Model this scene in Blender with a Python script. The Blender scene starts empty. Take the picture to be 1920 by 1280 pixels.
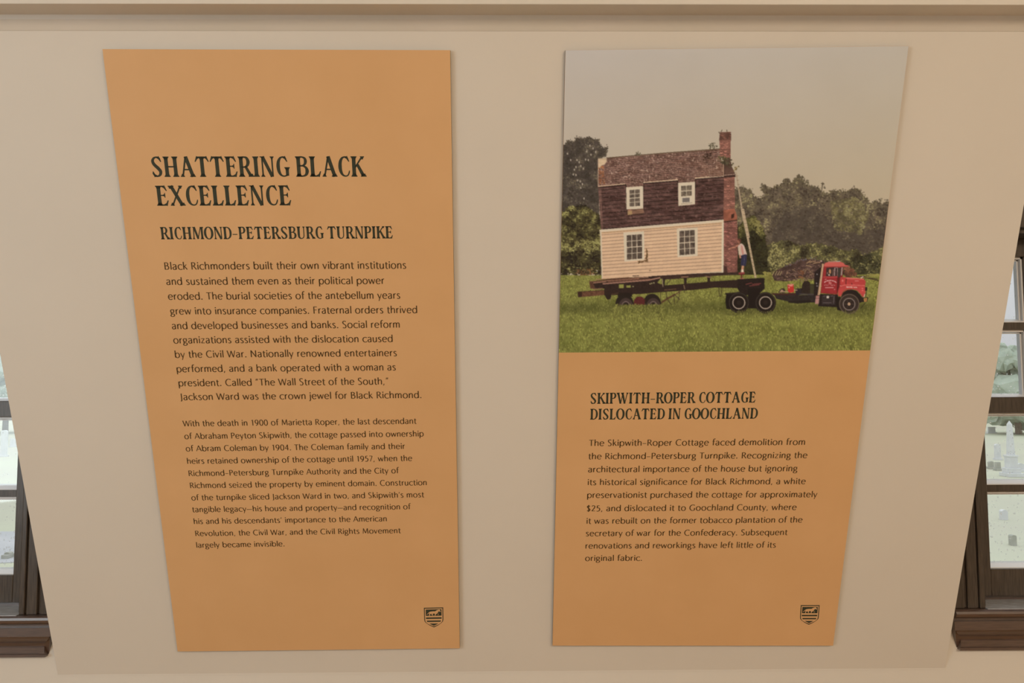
import bpy, bmesh, math, random
import numpy as np
from mathutils import Matrix, Vector

# ------------------------------------------------------------------ camera
YAW, PITCH, ROLL, FPX = 0.01005, 0.06464, 0.00386, 1427.556
SIG, DFRONT = 0.32454, 1.50467            # tilt of the sloping wall, distance of the panel faces
ZC = 1.6                                  # eye height above the floor
scene = bpy.context.scene


def cam_axes():
    cy, sy, cp, sp = math.cos(YAW), math.sin(YAW), math.cos(PITCH), math.sin(PITCH)
    f = np.array([sy * cp, cy * cp, sp]); ri = np.array([cy, -sy, 0.0]); dn = np.cross(f, ri)
    c, s = math.cos(ROLL), math.sin(ROLL)
    return np.array([c * ri + s * dn, -s * ri + c * dn, f])


AX = cam_axes()
cam_data = bpy.data.cameras.new('camera'); cam = bpy.data.objects.new('camera', cam_data)
scene.collection.objects.link(cam)
cam_data.sensor_fit = 'HORIZONTAL'; cam_data.sensor_width = 36.0
cam_data.lens = 36.0 * FPX / 1920.0
cam_data.clip_start = 0.05; cam_data.clip_end = 500
m = Matrix.Identity(4)
for i in range(3):
    m[i][0] = AX[0][i]; m[i][1] = -AX[1][i]; m[i][2] = -AX[2][i]
m[2][3] = ZC
cam.matrix_world = m
scene.camera = cam

# ------------------------------------------------------------------ view, sky, lamps
vs = scene.view_settings
vs.view_transform = 'Standard'; vs.look = 'None'; vs.gamma = 1.0; vs.exposure = 0.0
vs.use_curve_mapping = False
scene.cycles.max_bounces = 8; scene.cycles.diffuse_bounces = 4; scene.cycles.transparent_max_bounces = 12

world = bpy.data.worlds.new('sky'); scene.world = world; world.use_nodes = True
nt = world.node_tree; nt.nodes.clear()
tc = nt.nodes.new('ShaderNodeTexCoord'); sp = nt.nodes.new('ShaderNodeSeparateXYZ')
cr = nt.nodes.new('ShaderNodeValToRGB'); bg = nt.nodes.new('ShaderNodeBackground'); ow = nt.nodes.new('ShaderNodeOutputWorld')
cr.color_ramp.elements[0].position = 0.0; cr.color_ramp.elements[0].color = (0.60, 0.60, 0.64, 1)
cr.color_ramp.elements[1].position = 1.0; cr.color_ramp.elements[1].color = (1.70, 1.75, 1.85, 1)
nt.links.new(tc.outputs['Generated'], sp.inputs[0]); nt.links.new(sp.outputs['Z'], cr.inputs[0])
nt.links.new(cr.outputs[0], bg.inputs[0]); nt.links.new(bg.outputs[0], ow.inputs[0])
bg.inputs[1].default_value = 1.0


def area(name, loc, target, size, sizey, watts, col):
    l = bpy.data.lights.new(name, 'AREA'); l.shape = 'RECTANGLE'; l.size = size; l.size_y = sizey
    l.energy = watts; l.color = col
    o = bpy.data.objects.new(name, l); scene.collection.objects.link(o)
    o.location = loc
    o.rotation_euler = (Vector(target) - Vector(loc)).to_track_quat('-Z', 'Y').to_euler()
    return o


area("ceiling_lamp_light", (1.4, -1.6, 2.93), (1.3, 0.4, 0.0), 1.6, 1.2, 78, (1.0, 0.81, 0.595))
area("ceiling_lamp_light", (-0.9, -1.7, 2.93), (-0.9, 0.3, 0.0), 1.6, 1.2, 28, (1.0, 0.87, 0.72))
area('side_cool_fill', (-2.55, -0.9, 1.7), (0.0, 1.2, 1.5), 1.2, 1.4, 23, (0.84, 0.95, 1.0))  # added cool fill for the left side, no window stands there

# light arriving on the prints (photo value / print reflectance), used to choose print inks
K = np.array([0.73, 0.60, 0.445])


# ------------------------------------------------------------------ helpers
def lin(c):
    c = np.asarray(c, float) / 255.0
    return np.where(c <= 0.04045, c / 12.92, ((c + 0.055) / 1.055) ** 2.4)


def ink(c):
    a = np.clip(lin(c) / K, 0, 0.93)
    return (float(a[0]), float(a[1]), float(a[2]), 1.0)


def px_ray(x, y):
    d = AX.T @ np.array([(x - 960) / FPX, (y - 640) / FPX, 1.0])
    return d


O = np.array([0, 0, ZC])
NOUT = np.array([0, -math.cos(SIG), -math.sin(SIG)])          # out of the sloping wall, into the room
VUP = np.array([0, -math.sin(SIG), math.cos(SIG)])
PF = np.array([0, DFRONT, ZC])                                # a point on the panel faces
THICK = 0.008


def hit(x, y, off=0.0):
    """where the sight line meets the plane of the panel faces, lifted by off"""
    d = px_ray(x, y)
    p0 = PF + NOUT * off
    t = ((p0 - O) @ NOUT) / (d @ NOUT)
    return O + d * t


def hit_y(x, y, Y):
    d = px_ray(x, y)
    return O + d * (Y / d[1])


def uv(p):
    q = p - PF
    return np.array([q[0], q @ VUP])


def from_uv(u, v, off=0.0):
    return PF + np.array([u, 0, 0]) + VUP * v + NOUT * off


def mat(name, rgb, rough=0.5, spec=0.3, nodes=None):
    mt = bpy.data.materials.new(name); mt.use_nodes = True
    b = mt.node_tree.nodes['Principled BSDF']
    b.inputs['Base Color'].default_value = tuple(rgb[:3]) + (1,)
    b.inputs['Roughness'].default_value = rough
    b.inputs['Specular IOR Level'].default_value = spec
    if nodes: nodes(mt.node_tree, b)
    return mt


def mottled(c1, c2, scale, detail=4, bump=0.0, stretch=None, coord='Object'):
    def f(t, b):
        tcn = t.nodes.new('ShaderNodeTexCoord'); mp = t.nodes.new('ShaderNodeMapping')
        if stretch: mp.inputs['Scale'].default_value = stretch
        nz = t.nodes.new('ShaderNodeTexNoise'); nz.inputs['Scale'].default_value = scale; nz.inputs['Detail'].default_value = detail
        rp = t.nodes.new('ShaderNodeValToRGB')
        rp.color_ramp.elements[0].position = 0.3; rp.color_ramp.elements[1].position = 0.7
        rp.color_ramp.elements[0].color = tuple(c1[:3]) + (1,); rp.color_ramp.elements[1].color = tuple(c2[:3]) + (1,)
        t.links.new(tcn.outputs[coord], mp.inputs[0]); t.links.new(mp.outputs[0], nz.inputs['Vector'])
        t.links.new(nz.outputs['Fac'], rp.inputs[0]); t.links.new(rp.outputs[0], b.inputs['Base Color'])
        if bump:
            bp = t.nodes.new('ShaderNodeBump'); bp.inputs['Strength'].default_value = bump; bp.inputs['Distance'].default_value = 0.002
            t.links.new(nz.outputs['Fac'], bp.inputs['Height']); t.links.new(bp.outputs[0], b.inputs['Normal'])
    return f


def link(name, me, material=None, parent=None, loc=None):
    o = bpy.data.objects.new(name, me); scene.collection.objects.link(o)
    if material is not None:
        for mm in (material if isinstance(material, (list, tuple)) else [material]): me.materials.append(mm)
    if loc is not None: o.location = loc
    if parent is not None: o.parent = parent
    return o


def mesh_from(name, verts, faces, mats=None):
    me = bpy.data.meshes.new(name)
    me.from_pydata([tuple(map(float, v)) for v in verts], [], faces)
    if mats: me.polygons.foreach_set('material_index', mats)
    me.validate(); me.update()
    return me


class MB:
    """collects boxes, prisms and tubes for ONE mesh object"""
    def __init__(self, org=(0, 0, 0)):
        self.v, self.f, self.org = [], [], np.array(org, float)

    def add(self, vs_, fs_):
        n = len(self.v)
        self.v += [np.asarray(p, float) - self.org for p in vs_]
        self.f += [tuple(i + n for i in q) for q in fs_]

    def box(self, x0, x1, y0, y1, z0, z1):
        vv = [(x, y, z) for x in (x0, x1) for y in (y0, y1) for z in (z0, z1)]
        self.add(vv, [(0, 1, 3, 2), (4, 6, 7, 5), (0, 4, 5, 1), (2, 3, 7, 6), (0, 2, 6, 4), (1, 5, 7, 3)])

    def prism(self, prof, x0, x1, ex0=None, ex1=None):
        """profile of (y, z) points swept along x; ex: per-point offset of the two ends (a mitred return)"""
        n = len(prof)
        e0 = ex0 or [0] * n; e1 = ex1 or [0] * n
        vv = [(x0 + e0[i], p[0], p[1]) for i, p in enumerate(prof)] + [(x1 + e1[i], p[0], p[1]) for i, p in enumerate(prof)]
        fs = [(i, (i + 1) % n, n + (i + 1) % n, n + i) for i in range(n)]
        fs += [tuple(range(n))[::-1], tuple(range(n, 2 * n))]
        self.add(vv, fs)

    def build(self, name, material, parent=None, bevel=0.0, loc=None, smooth=False):
        me = mesh_from(name, self.v, self.f)
        bm = bmesh.new(); bm.from_mesh(me); bmesh.ops.recalc_face_normals(bm, faces=bm.faces[:]); bm.to_mesh(me); bm.free()
        o = link(name, me, material, parent, loc)
        if bevel:
            b = o.modifiers.new('bevel', 'BEVEL'); b.width = bevel; b.segments = 2; b.limit_method = 'ANGLE'
        if smooth:
            for p in me.polygons: p.use_smooth = True
        return o


def empty(name, loc, label=None, cat=None, group=None, kind=None):
    o = bpy.data.objects.new(name, None); scene.collection.objects.link(o); o.location = loc
    o.empty_display_size = 0.1
    tag(o, label, cat, group, kind)
    return o


def tag(o, label=None, cat=None, group=None, kind=None):
    if label: o['label'] = label
    if cat: o['category'] = cat
    if group: o['group'] = group
    if kind: o['kind'] = kind
    return o


# ------------------------------------------------------------------ materials
PAINT1, PAINT2 = (0.735, 0.700, 0.640), (0.760, 0.725, 0.665)
M_wall = mat('wall_paint', PAINT1, 0.55, 0.25, mottled(PAINT1, PAINT2, 3.0, 5))
M_trim = mat('trim_paint', (0.74, 0.70, 0.64), 0.45, 0.3, mottled((0.72, 0.69, 0.62), (0.76, 0.72, 0.66), 6, 3))
M_floor = mat('floor_boards', (0.42, 0.30, 0.19), 0.4, 0.4, mottled((0.40, 0.25, 0.12), (0.49, 0.31, 0.155), 4, 6, 0.1, (1, 12, 1)))
M_wood = mat('dark_wood', (0.05, 0.03, 0.02), 0.32, 0.5, mottled((0.042, 0.032, 0.025), (0.092, 0.072, 0.056), 26, 6, 0.12, (14, 14, 1)))
M_woodh = mat('dark_wood_stool', (0.05, 0.03, 0.02), 0.28, 0.5, mottled((0.045, 0.022, 0.015), (0.10, 0.055, 0.040), 26, 6, 0.12, (1, 14, 14)))
for mm in (M_woodh,):
    bb = mm.node_tree.nodes['Principled BSDF']; bb.inputs['Coat Weight'].default_value = 1.0; bb.inputs['Coat IOR'].default_value = 1.8; bb.inputs['Coat Roughness'].default_value = 0.42
M_sheen = mat('painted_sky_sheen', (0.5, 0.53, 0.57), 0.3, 0.5, mottled((0.30, 0.31, 0.33), (0.62, 0.65, 0.70), 40, 6, 0.1, (1, 8, 1)))  # grey-blue streaks painted as sky reflected on the stool
M_bead = mat('glazing_bead_sky_white', (0.84, 0.87, 0.92), 0.3, 0.5)  # blue-white also carries the sky's reflection on the bar edges
M_ink = mat('dark_print_ink', ink((52, 50, 34)), 0.55, 0.2)
M_inkb = mat('brown_print_ink', ink((80, 54, 26)), 0.55, 0.2)

# ------------------------------------------------------------------ room shell
WALLY = 1.7215                             # face of the window wall
XL, XR, YB, ZCEIL = -2.9, 2.9, -3.6, 3.0
SX0, SX1 = -0.980, 0.974                   # the sloping boxed wall between the windows


def zpx(x, y, Y):
    return float(hit_y(x, y, Y)[2])


WX0, WX1 = 1.058, 1.858                    # clear width of a window from the middle of the wall
Z_ST = zpx(1880, 1143, 1.688)              # top of the window stools
Z_HD = zpx(1915, 436, 1.76)                # head of the window openings

w = MB()
T = 0.22
w.box(XL, -WX1, WALLY, WALLY + T, 0, ZCEIL); w.box(-WX0, WX0, WALLY, WALLY + T, 0, ZCEIL); w.box(WX1, XR, WALLY, WALLY + T, 0, ZCEIL)
for s in (-1, 1):
    a, b = sorted((s * WX0, s * WX1))
    w.box(a, b, WALLY, WALLY + T, 0, Z_ST - 0.03); w.box(a, b, WALLY, WALLY + T, Z_HD, ZCEIL)
tag(w.build('wall_back', M_wall), 'cream painted window wall behind the sloping panel wall', kind='structure')

w = MB(); w.box(XL - T, XL, YB, WALLY + T, 0, ZCEIL); tag(w.build('wall_left', M_wall), 'plain cream side wall on the left', kind='structure')
w = MB(); w.box(XR, XR + T, YB, WALLY + T, 0, ZCEIL); tag(w.build('wall_right', M_wall), 'plain cream side wall on the right', kind='structure')
w = MB(); w.box(XL - T, XR + T, YB - T, YB, 0, ZCEIL); tag(w.build('wall_rear', M_wall), 'plain cream wall behind the viewer', kind='structure')
w = MB(); w.box(XL - T, XR + T, YB - T, WALLY + T, -0.2, 0); tag(w.build('floor', M_floor), 'brown board floor', kind='structure')
w = MB(); w.box(XL - T, XR + T, YB - T, WALLY + T, ZCEIL, ZCEIL + 0.2); tag(w.build('ceiling', M_wall), 'cream ceiling', kind='structure')

# sloping boxed wall: a wedge leaning out of the window wall, and the upright breast above its cornice
bot = hit(940, 1258, -THICK); top = hit(950, 59, -THICK)
prof = [(bot[1], bot[2]), (top[1], top[2]), (top[1] + 0.02, top[2] + 0.06), (WALLY - 0.001, top[2] + 0.06), (WALLY - 0.001, bot[2] - 0.004)]
w = MB(); w.prism(prof, SX0, SX1)
slope = tag(w.build('wall_front', M_wall, bevel=0.0015), 'sloping cream wall leaning out at the top, between the two windows', kind='structure')
w = MB(); w.box(SX0, SX1, 1.262, WALLY - 0.001, top[2] + 0.06, ZCEIL - 0.0005)
tag(w.build('wall_upper', M_wall), 'upright cream wall above the moulding', kind='structure')
ty, tz = top[1], top[2]
cp = [(ty, tz), (1.2885, zpx(950, 37, 1.2885)), (1.2866, zpx(950, 28, 1.2866)), (1.244, zpx(950, 8, 1.244)), (1.244, 2.40), (1.25, 2.408), (ty + 0.06, 2.408), (ty + 0.06, tz + 0.1), (ty + 0.012, tz + 0.03)]
w = MB(); w.prism(cp, SX0 - 0.05, SX1 + 0.05)
tag(w.build('trim_1', M_trim, bevel=0.001), 'stepped cream cornice moulding along the top of the sloping wall', kind='structure')

# ------------------------------------------------------------------ windows
M_glass = bpy.data.materials.new('window_glass'); M_glass.use_nodes = True
t = M_glass.node_tree; t.nodes.clear()
tr = t.nodes.new('ShaderNodeBsdfTransparent'); tr.inputs[0].default_value = (0.93, 0.95, 0.94, 1)
gl = t.nodes.new('ShaderNodeBsdfGlossy'); gl.inputs['Roughness'].default_value = 0.03
mx = t.nodes.new('ShaderNodeMixShader'); mx.inputs[0].default_value = 0.06
oo = t.nodes.new('ShaderNodeOutputMaterial')
t.links.new(tr.outputs[0], mx.inputs[1]); t.links.new(gl.outputs[0], mx.inputs[2]); t.links.new(mx.outputs[0], oo.inputs[0])
M_drop = bpy.data.materials.new('rain_water'); M_drop.use_nodes = True
t = M_drop.node_tree; t.nodes.clear()
tl = t.nodes.new('ShaderNodeBsdfTranslucent'); tl.inputs[0].default_value = (0.97, 0.98, 0.98, 1)
gl = t.nodes.new('ShaderNodeBsdfGlossy'); gl.inputs['Roughness'].default_value = 0.02
mx = t.nodes.new('ShaderNodeMixShader'); mx.inputs[0].default_value = 0.12
oo = t.nodes.new('ShaderNodeOutputMaterial')
tp = t.nodes.new('ShaderNodeBsdfTransparent'); m2 = t.nodes.new('ShaderNodeMixShader'); m2.inputs[0].default_value = 0.6
t.links.new(tl.outputs[0], m2.inputs[1]); t.links.new(tp.outputs[0], m2.inputs[2])
t.links.new(m2.outputs[0], mx.inputs[1]); t.links.new(gl.outputs[0], mx.inputs[2]); t.links.new(mx.outputs[0], oo.inputs[0])

XP = 1880


def window(n, s, label):
    root = empty('window_%d' % n, (s * (WX0 + WX1) / 2, WALLY, Z_ST), label, kind='structure')
    org = np.array(root.location)

    def mb(): return MB(org)

    def sx(a, b):                                   # mirrored span
        return sorted((s * a, s * b))
    CF = 1.70                                        # casing front
    # side casings, head casing
    for (a, b, inner) in ((0.986, WX0, WX0), (WX1, WX1 + 0.072, WX1)):
        c = mb()
        x0, x1 = sx(a, b)
        c.box(x0, x1, CF + 0.006, WALLY + 0.02, Z_ST, Z_HD + 0.075)
        d = 1 if inner == a else -1                  # raised fillets either side of a groove
        p = [(a, a + 0.026), (a + 0.033, a + 0.056), (a + 0.060, b)]
        if inner == a: p = [(a, a + 0.012), (a + 0.016, a + 0.039), (a + 0.046, b)]
        for (u0, u1) in p:
            q0, q1 = sx(u0, u1); c.box(q0, q1, CF, CF + 0.007, Z_ST, Z_HD + 0.075)
        c.build('window_casing', M_wood, root, bevel=0.002)
    c = mb(); x0, x1 = sx(WX0, WX1); c.box(x0, x1, CF, WALLY + 0.02, Z_HD, Z_HD + 0.075)
    c.build('head_casing', M_wood, root, bevel=0.002)
    # jamb lining
    c = mb()
    for (a, b) in ((WX0, WX0 + 0.010), (WX1 - 0.010, WX1)):
        x0, x1 = sx(a, b); c.box(x0, x1, WALLY - 0.005, WALLY + 0.2, Z_ST, Z_HD)
    x0, x1 = sx(WX0, WX1); c.box(x0, x1, WALLY - 0.005, WALLY + 0.2, Z_HD - 0.010, Z_HD)
    c.build('jamb', M_wood, root)
    # stool with a rounded nose, apron with mitred returns
    nose = [(WALLY + 0.045, Z_ST), (1.691, Z_ST), (1.6865, Z_ST - 0.003), (1.685, Z_ST - 0.008), (1.687, Z_ST - 0.014), (1.692, Z_ST - 0.018), (1.700, Z_ST - 0.020), (1.700, Z_ST - 0.026), (WALLY + 0.045, Z_ST - 0.026)]
    x0, x1 = sx(0.984, WX1 + 0.075)
    c = mb(); c.prism(nose, x0, x1); c.build('window_stool', M_woodh, root)
    za, zb = Z_ST - 0.026, zpx(XP, 1216, 1.718)
    h = za - zb
    ap = [(WALLY + 0.001, za), (1.694, za), (1.694, za - .28 * h), (1.697, za - .30 * h), (1.699, za - .36 * h), (1.704, za - .46 * h), (1.711, za - .56 * h), (1.714, za - .68 * h),
          (1.712, za - .70 * h), (1.712, za - .90 * h), (1.709, za - .92 * h), (1.709, zb), (WALLY + 0.001, zb)]
    ap = [(min(y, WALLY - 0.0005) if i not in (0, len(ap) - 1) else y, z) for i, (y, z) in enumerate(ap)]
    off = [(y - 1.694) * 1.25 if y < WALLY + 0.0005 else None for y, z in ap]
    off[0], off[-1] = off[1], off[-2]
    c = mb(); c.prism(ap, x0, x1, ex0=[o_ for o_ in off], ex1=[-o_ for o_ in off]); c.build('window_apron', M_woodh, root)
    # sill behind the stool, pale strip in front with reflected sky put into its colour
    c = mb(); x0, x1 = sx(WX0 + 0.0005, WX1 - 0.0005); c.box(x0, x1, 1.693, WALLY + 0.045, Z_ST, Z_ST + 0.0012); tag(c.build('sill_top_sheen', M_sheen, root), 'painted sky reflection on the stool top between the casings')
    c = mb(); x0, x1 = sx(WX0, WX1); c.box(x0, x1, WALLY + 0.045, WALLY + 0.3, Z_ST - 0.05, Z_ST + 0.012); c.build('window_sill', M_woodh, root)

    def sash(name, yf, zb0, zb1, zt0, zt1, zm0, zm1):
        """frame with bottom rail zb0..zb1, top rail zt0..zt1, one cross bar and four upright bars"""
        yb = yf + 0.032
        c = mb()
        for (a, b) in ((WX0 + 0.010, WX0 + 0.046), (WX1 - 0.046, WX1 - 0.010)):
            x0, x1 = sx(a, b); c.box(x0, x1, yf, yb, zb0, zt1)
        g0, g1 = WX0 + 0.046, WX1 - 0.046
        x0, x1 = sx(g0, g1)
        c.box(x0, x1, yf, yb, zb0, zb1); c.box(x0, x1, yf, yb, zt0, zt1)
        fr = c.build(name, M_wood, root, bevel=0.0015)
        xs = [g0 + (g1 - g0) * k / 5 for k in range(1, 5)]
        c = mb(); c.box(x0, x1, yf + 0.004, yb - 0.002, zm0, zm1); c.build('cross_bar', M_wood, fr)
        for xm in xs:
            c = mb(); q0, q1 = sx(xm - 0.007, xm + 0.007); c.box(q0, q1, yf + 0.005, yb - 0.003, zb1, zt0); c.build('upright_bar', M_wood, fr)
        # pale glazing beads on the edges of the openings
        c = mb()
        e = 0.0045
        for (lo, hi) in ((zb1, zm0), (zm1, zt0)):
            c.prism([(yf + 0.006, lo), (yf + 0.006, lo + 0.002), (yf + 0.021, lo + 0.0075), (yb - 0.001, lo + 0.0105), (yb - 0.001, lo)], x0, x1)
            c.box(x0, x1, yf + 0.010, yb - 0.004, hi - e, hi); c.box(x0, x1, yf + 0.018, yb - 0.004, hi - 1.8 * e, hi - e - .001)
            for xm in xs:
                for d in (-1, 1):
                    q0, q1 = sx(xm + d * 0.007, xm + d * 0.011); c.box(q0, q1, yf + 0.010, yb - 0.002, lo, hi)
                    q0, q1 = sx(xm + d * 0.0115, xm + d * 0.015); c.box(q0, q1, yf + 0.018, yb - 0.002, lo, hi)
        tag(c.build('glazing_bead', M_bead, fr), 'pale glazing bead with sky reflection in its colour')
        c = mb(); c.box(x0, x1, yf + 0.022, yf + 0.025, zb1 - 0.004, zt0 + 0.004); tag(c.build('glass_pane', M_glass, fr), 'rain-spotted glass')
        return fr, (x0, x1, yf + 0.026)
    yl, yu = WALLY + 0.028, WALLY + 0.062
    z = lambda y, Y: zpx(XP, y, Y)
    lo, gl_ = sash('lower_sash', yl, Z_ST + 0.013, z(1066, yl), z(774, yl), z(744, yl), z(922, yl), z(909, yl))
    up, gu_ = sash('upper_sash', yu, z(774, yl) + 0.002, z(746, yu), z(481, yu), Z_HD - 0.010, z(618, yu), z(604, yu))
    # rain drops on the outside of the panes (beyond counting)
    rnd = random.Random(5 + n)
    for fr, (x0, x1, yy), (z0, z1), cnt in ((lo, gl_, (z(1064, yl), z(780, yl)), 420), (up, gu_, (z(742, yu), z(486, yu)), 260)):
        bm = bmesh.new()
        for k in range(cnt):
            r = rnd.uniform(0.0007, 0.0022)
            zz = z0 + (z1 - z0) * (rnd.random() ** 1.6)
            xx = rnd.uniform(x0, x1)
            if rnd.random() < 0.75: xx = (x0 if s > 0 else x1) + s * rnd.uniform(0, 0.2)
            bmesh.ops.create_icosphere(bm, subdivisions=2, radius=r, matrix=Matrix.Translation((xx - org[0], yy - org[1], zz - org[2])) @ Matrix.Diagonal((1, 0.5, rnd.uniform(1, 1.4), 1)))
        # each drop is a low dome on the outer face of the pane
        bmesh.ops.delete(bm, geom=[v for v in bm.verts if v.co.y < yy - org[1] - 1e-5], context='VERTS')
        me = bpy.data.meshes.new('rain_drops'); bm.to_mesh(me); bm.free()
        for p in me.polygons: p.use_smooth = True
        tag(link('rain_drops', me, M_drop, fr), 'clear rain drops', kind='stuff')
    return root


window(1, -1, 'dark wood sash window left of the sloping wall')
window(2, 1, 'dark wood sash window right of the sloping wall')

# ------------------------------------------------------------------ burial ground outside
ZG = -3.4                                  # the room is one floor up
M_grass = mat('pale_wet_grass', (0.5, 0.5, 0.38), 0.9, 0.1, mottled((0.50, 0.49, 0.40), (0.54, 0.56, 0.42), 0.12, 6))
M_road = mat('wet_lane', (0.45, 0.46, 0.47), 0.7, 0.2, mottled((0.44, 0.45, 0.46), (0.52, 0.52, 0.53), 0.6, 5))
M_stone = mat('pale_marble', (0.5, 0.5, 0.48), 0.7, 0.1, mottled((0.62, 0.63, 0.64), (0.72, 0.73, 0.73), 3, 5))
M_stoned = mat('weathered_stone', (0.36, 0.36, 0.33), 0.8, 0.1, mottled((0.36, 0.37, 0.32), (0.46, 0.46, 0.42), 4, 5))
M_leaf = mat('haze_tinted_foliage', (0.36, 0.42, 0.34), 0.9, 0.1, mottled((0.30, 0.36, 0.29), (0.46, 0.52, 0.43), 0.9, 6))  # haze is put into the leaf colour, no mist in the air
M_bark = mat('bark', (0.2, 0.17, 0.14), 0.9, 0.1, mottled((0.16, 0.13, 0.1), (0.25, 0.21, 0.18), 6, 5))

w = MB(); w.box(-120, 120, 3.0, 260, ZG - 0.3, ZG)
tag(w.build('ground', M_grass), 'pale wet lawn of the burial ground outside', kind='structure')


def ground(x, y, Z=ZG):
    d = px_ray(x, y); t_ = (Z - ZC) / d[2]
    return O + d * t_


w = MB()
a = [ground(-260, 1000), ground(80, 996), ground(84, 1052), ground(-260, 1068)]
w.add([p + np.array([0, 0, zz]) for zz in (0.02, -0.1) for p in a], [(0, 1, 2, 3), (7, 6, 5, 4), (0, 4, 5, 1), (1, 5, 6, 2), (2, 6, 7, 3), (3, 7, 4, 0)])
tag(w.build('lane', M_road), 'grey wet lane crossing the lawn outside the left window', kind='structure')


def monument(x, y, ytop, label):
    p = ground(x, y); d = p[1]
    hgt = float(hit_y(x, ytop, d)[2]) - ZG
    root = empty('obelisk_monument', (p[0], d, ZG), label, 'monument')
    o = np.array(root.location)
    for i, (hw, z0, z1) in enumerate(((0.44, 0, 0.22), (0.34, 0.22, 0.50))):
        c = MB(); c.box(-hw, hw, -hw, hw, z0, z1); c.build('base_step', M_stone, root, bevel=0.02)
    c = MB(); c.box(-.24, .24, -.24, .24, .50, 1.12); c.box(-.27, .27, -.27, .27, 1.12, 1.22); c.build('pedestal', M_stone, root, bevel=0.015)
    z0, z1 = 1.22, hgt - 0.22
    vv = [(sx_ * r, sy_ * r, z_) for r, z_ in ((0.155, z0), (0.10, z1)) for sx_, sy_ in ((-1, -1), (1, -1), (1, 1), (-1, 1))] + [(0, 0, hgt)]
    c = MB(); c.add(vv, [(3, 2, 1, 0), (0, 1, 5, 4), (1, 2, 6, 5), (2, 3, 7, 6), (3, 0, 4, 7), (4, 5, 8), (5, 6, 8), (6, 7, 8), (7, 4, 8)])
    c.build('shaft', M_stone, root)


monument(1897, 893, 788, 'tall pale obelisk on a stepped pedestal seen through the right window')


def headstone(x, y, wpx, ytop, material, label, arched=True, base=True):
    p = ground(x, y); d = p[1]
    k = d / FPX
    hw = wpx * k / 2; hgt = float(hit_y(x, ytop, d)[2]) - ZG
    root = empty('headstone', (p[0], d, ZG), label, 'headstone')
    z0 = 0.12 if base else 0.0
    n = 10
    if arched:
        r = hw; pts = [(-hw, z0), (hw, z0)] + [(r * math.cos(a_), hgt - r * 0.6 + 0.6 * r * math.sin(a_)) for a_ in [math.pi * i / n for i in range(n + 1)]]
    else:
        pts = [(-hw, z0), (hw, z0), (hw * .92, hgt), (-hw * .92, hgt)]
    th = 0.09
    m_ = len(pts)
    c = MB(); c.add([(q[0], -th, q[1]) for q in pts] + [(q[0], th, q[1]) for q in pts],
                    [tuple(range(m_)), tuple(range(m_, 2 * m_))[::-1]] + [(i, i + m_, (i + 1) % m_ + m_, (i + 1) % m_) for i in range(m_)])
    c.build('tablet', material, root)
    if base:
        c = MB(); c.box(-hw * 1.25, hw * 1.25, -0.2, 0.2, -0.02, 0.13); c.build('plinth', material, root, bevel=0.01)


headstone(1871, 862, 10, 832, M_stone, 'upright pale headstone just left of the obelisk')
headstone(1858, 879, 9, 864, M_stoned, 'low dark headstone at the edge of the sloping wall, left of the obelisk')
headstone(1871, 882, 9, 866, M_stoned, 'low dark headstone between the obelisk and the upright pale stone, in front', False)
headstone(1913, 884, 12, 868, M_stone, 'pale headstone just right of the obelisk')
headstone(1859, 812, 14, 800, M_stone, 'small far headstone near the top of the right window pane', False)
headstone(1882, 974, 11, 955, M_stone, 'small pale headstone on the near lawn, in the lower right pane', True, False)
headstone(1899, 1022, 9, 1002, M_stoned, 'nearest small grey headstone on the lawn outside the right window', True, False)
headstone(7, 856, 11, 806, M_stone, 'pale tall headstone on the lawn outside the left window')
headstone(24, 838, 9, 822, M_stone, 'small pale headstone beside the sloping wall, left window', False)
headstone(16, 1046, 10, 1034, M_stoned, 'small grey headstone beyond the lane, lowest left pane')


def tree(x, d, crown_r, hgt, label, seed):
    X = (px_ray(x, 700)[0] / px_ray(x, 700)[1]) * d
    root = empty('tree', (X, d, ZG), label, 'tree', 'hazy trees beyond the burial ground')
    bm = bmesh.new(); rnd = random.Random(seed)
    for k in range(60):
        rr = crown_r * rnd.uniform(0.16, 0.36)
        a_ = rnd.uniform(0, 6.283); q = crown_r * 0.75 * math.sqrt(rnd.random()); zz = hgt - crown_r * 0.5 - rnd.random() * (hgt * 0.62)
        bmesh.ops.create_icosphere(bm, subdivisions=2, radius=rr, matrix=Matrix.Translation((q * math.cos(a_), q * math.sin(a_), zz)))
    for v in bm.verts:
        v.co += Vector((rnd.uniform(-.35, .35), rnd.uniform(-.35, .35), rnd.uniform(-.35, .35)))
    me = bpy.data.meshes.new('crown'); bm.to_mesh(me); bm.free()
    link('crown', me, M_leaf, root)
    c = MB()
    n = 8
    vv = [(r * math.cos(i * 6.2832 / n), r * math.sin(i * 6.2832 / n), z_) for r, z_ in ((0.35, 0), (0.25, hgt * 0.5)) for i in range(n)]
    c.add(vv, [(i, (i + 1) % n, n + (i + 1) % n, n + i) for i in range(n)]); c.build('trunk', M_bark, root)


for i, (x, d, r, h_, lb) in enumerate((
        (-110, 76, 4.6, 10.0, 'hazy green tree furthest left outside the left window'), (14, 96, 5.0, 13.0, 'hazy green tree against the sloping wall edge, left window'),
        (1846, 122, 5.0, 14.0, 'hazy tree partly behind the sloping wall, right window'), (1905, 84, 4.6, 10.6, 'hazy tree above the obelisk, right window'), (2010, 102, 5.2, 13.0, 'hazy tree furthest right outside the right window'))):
    tree(x, d, r, h_, lb, 40 + i)

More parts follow.
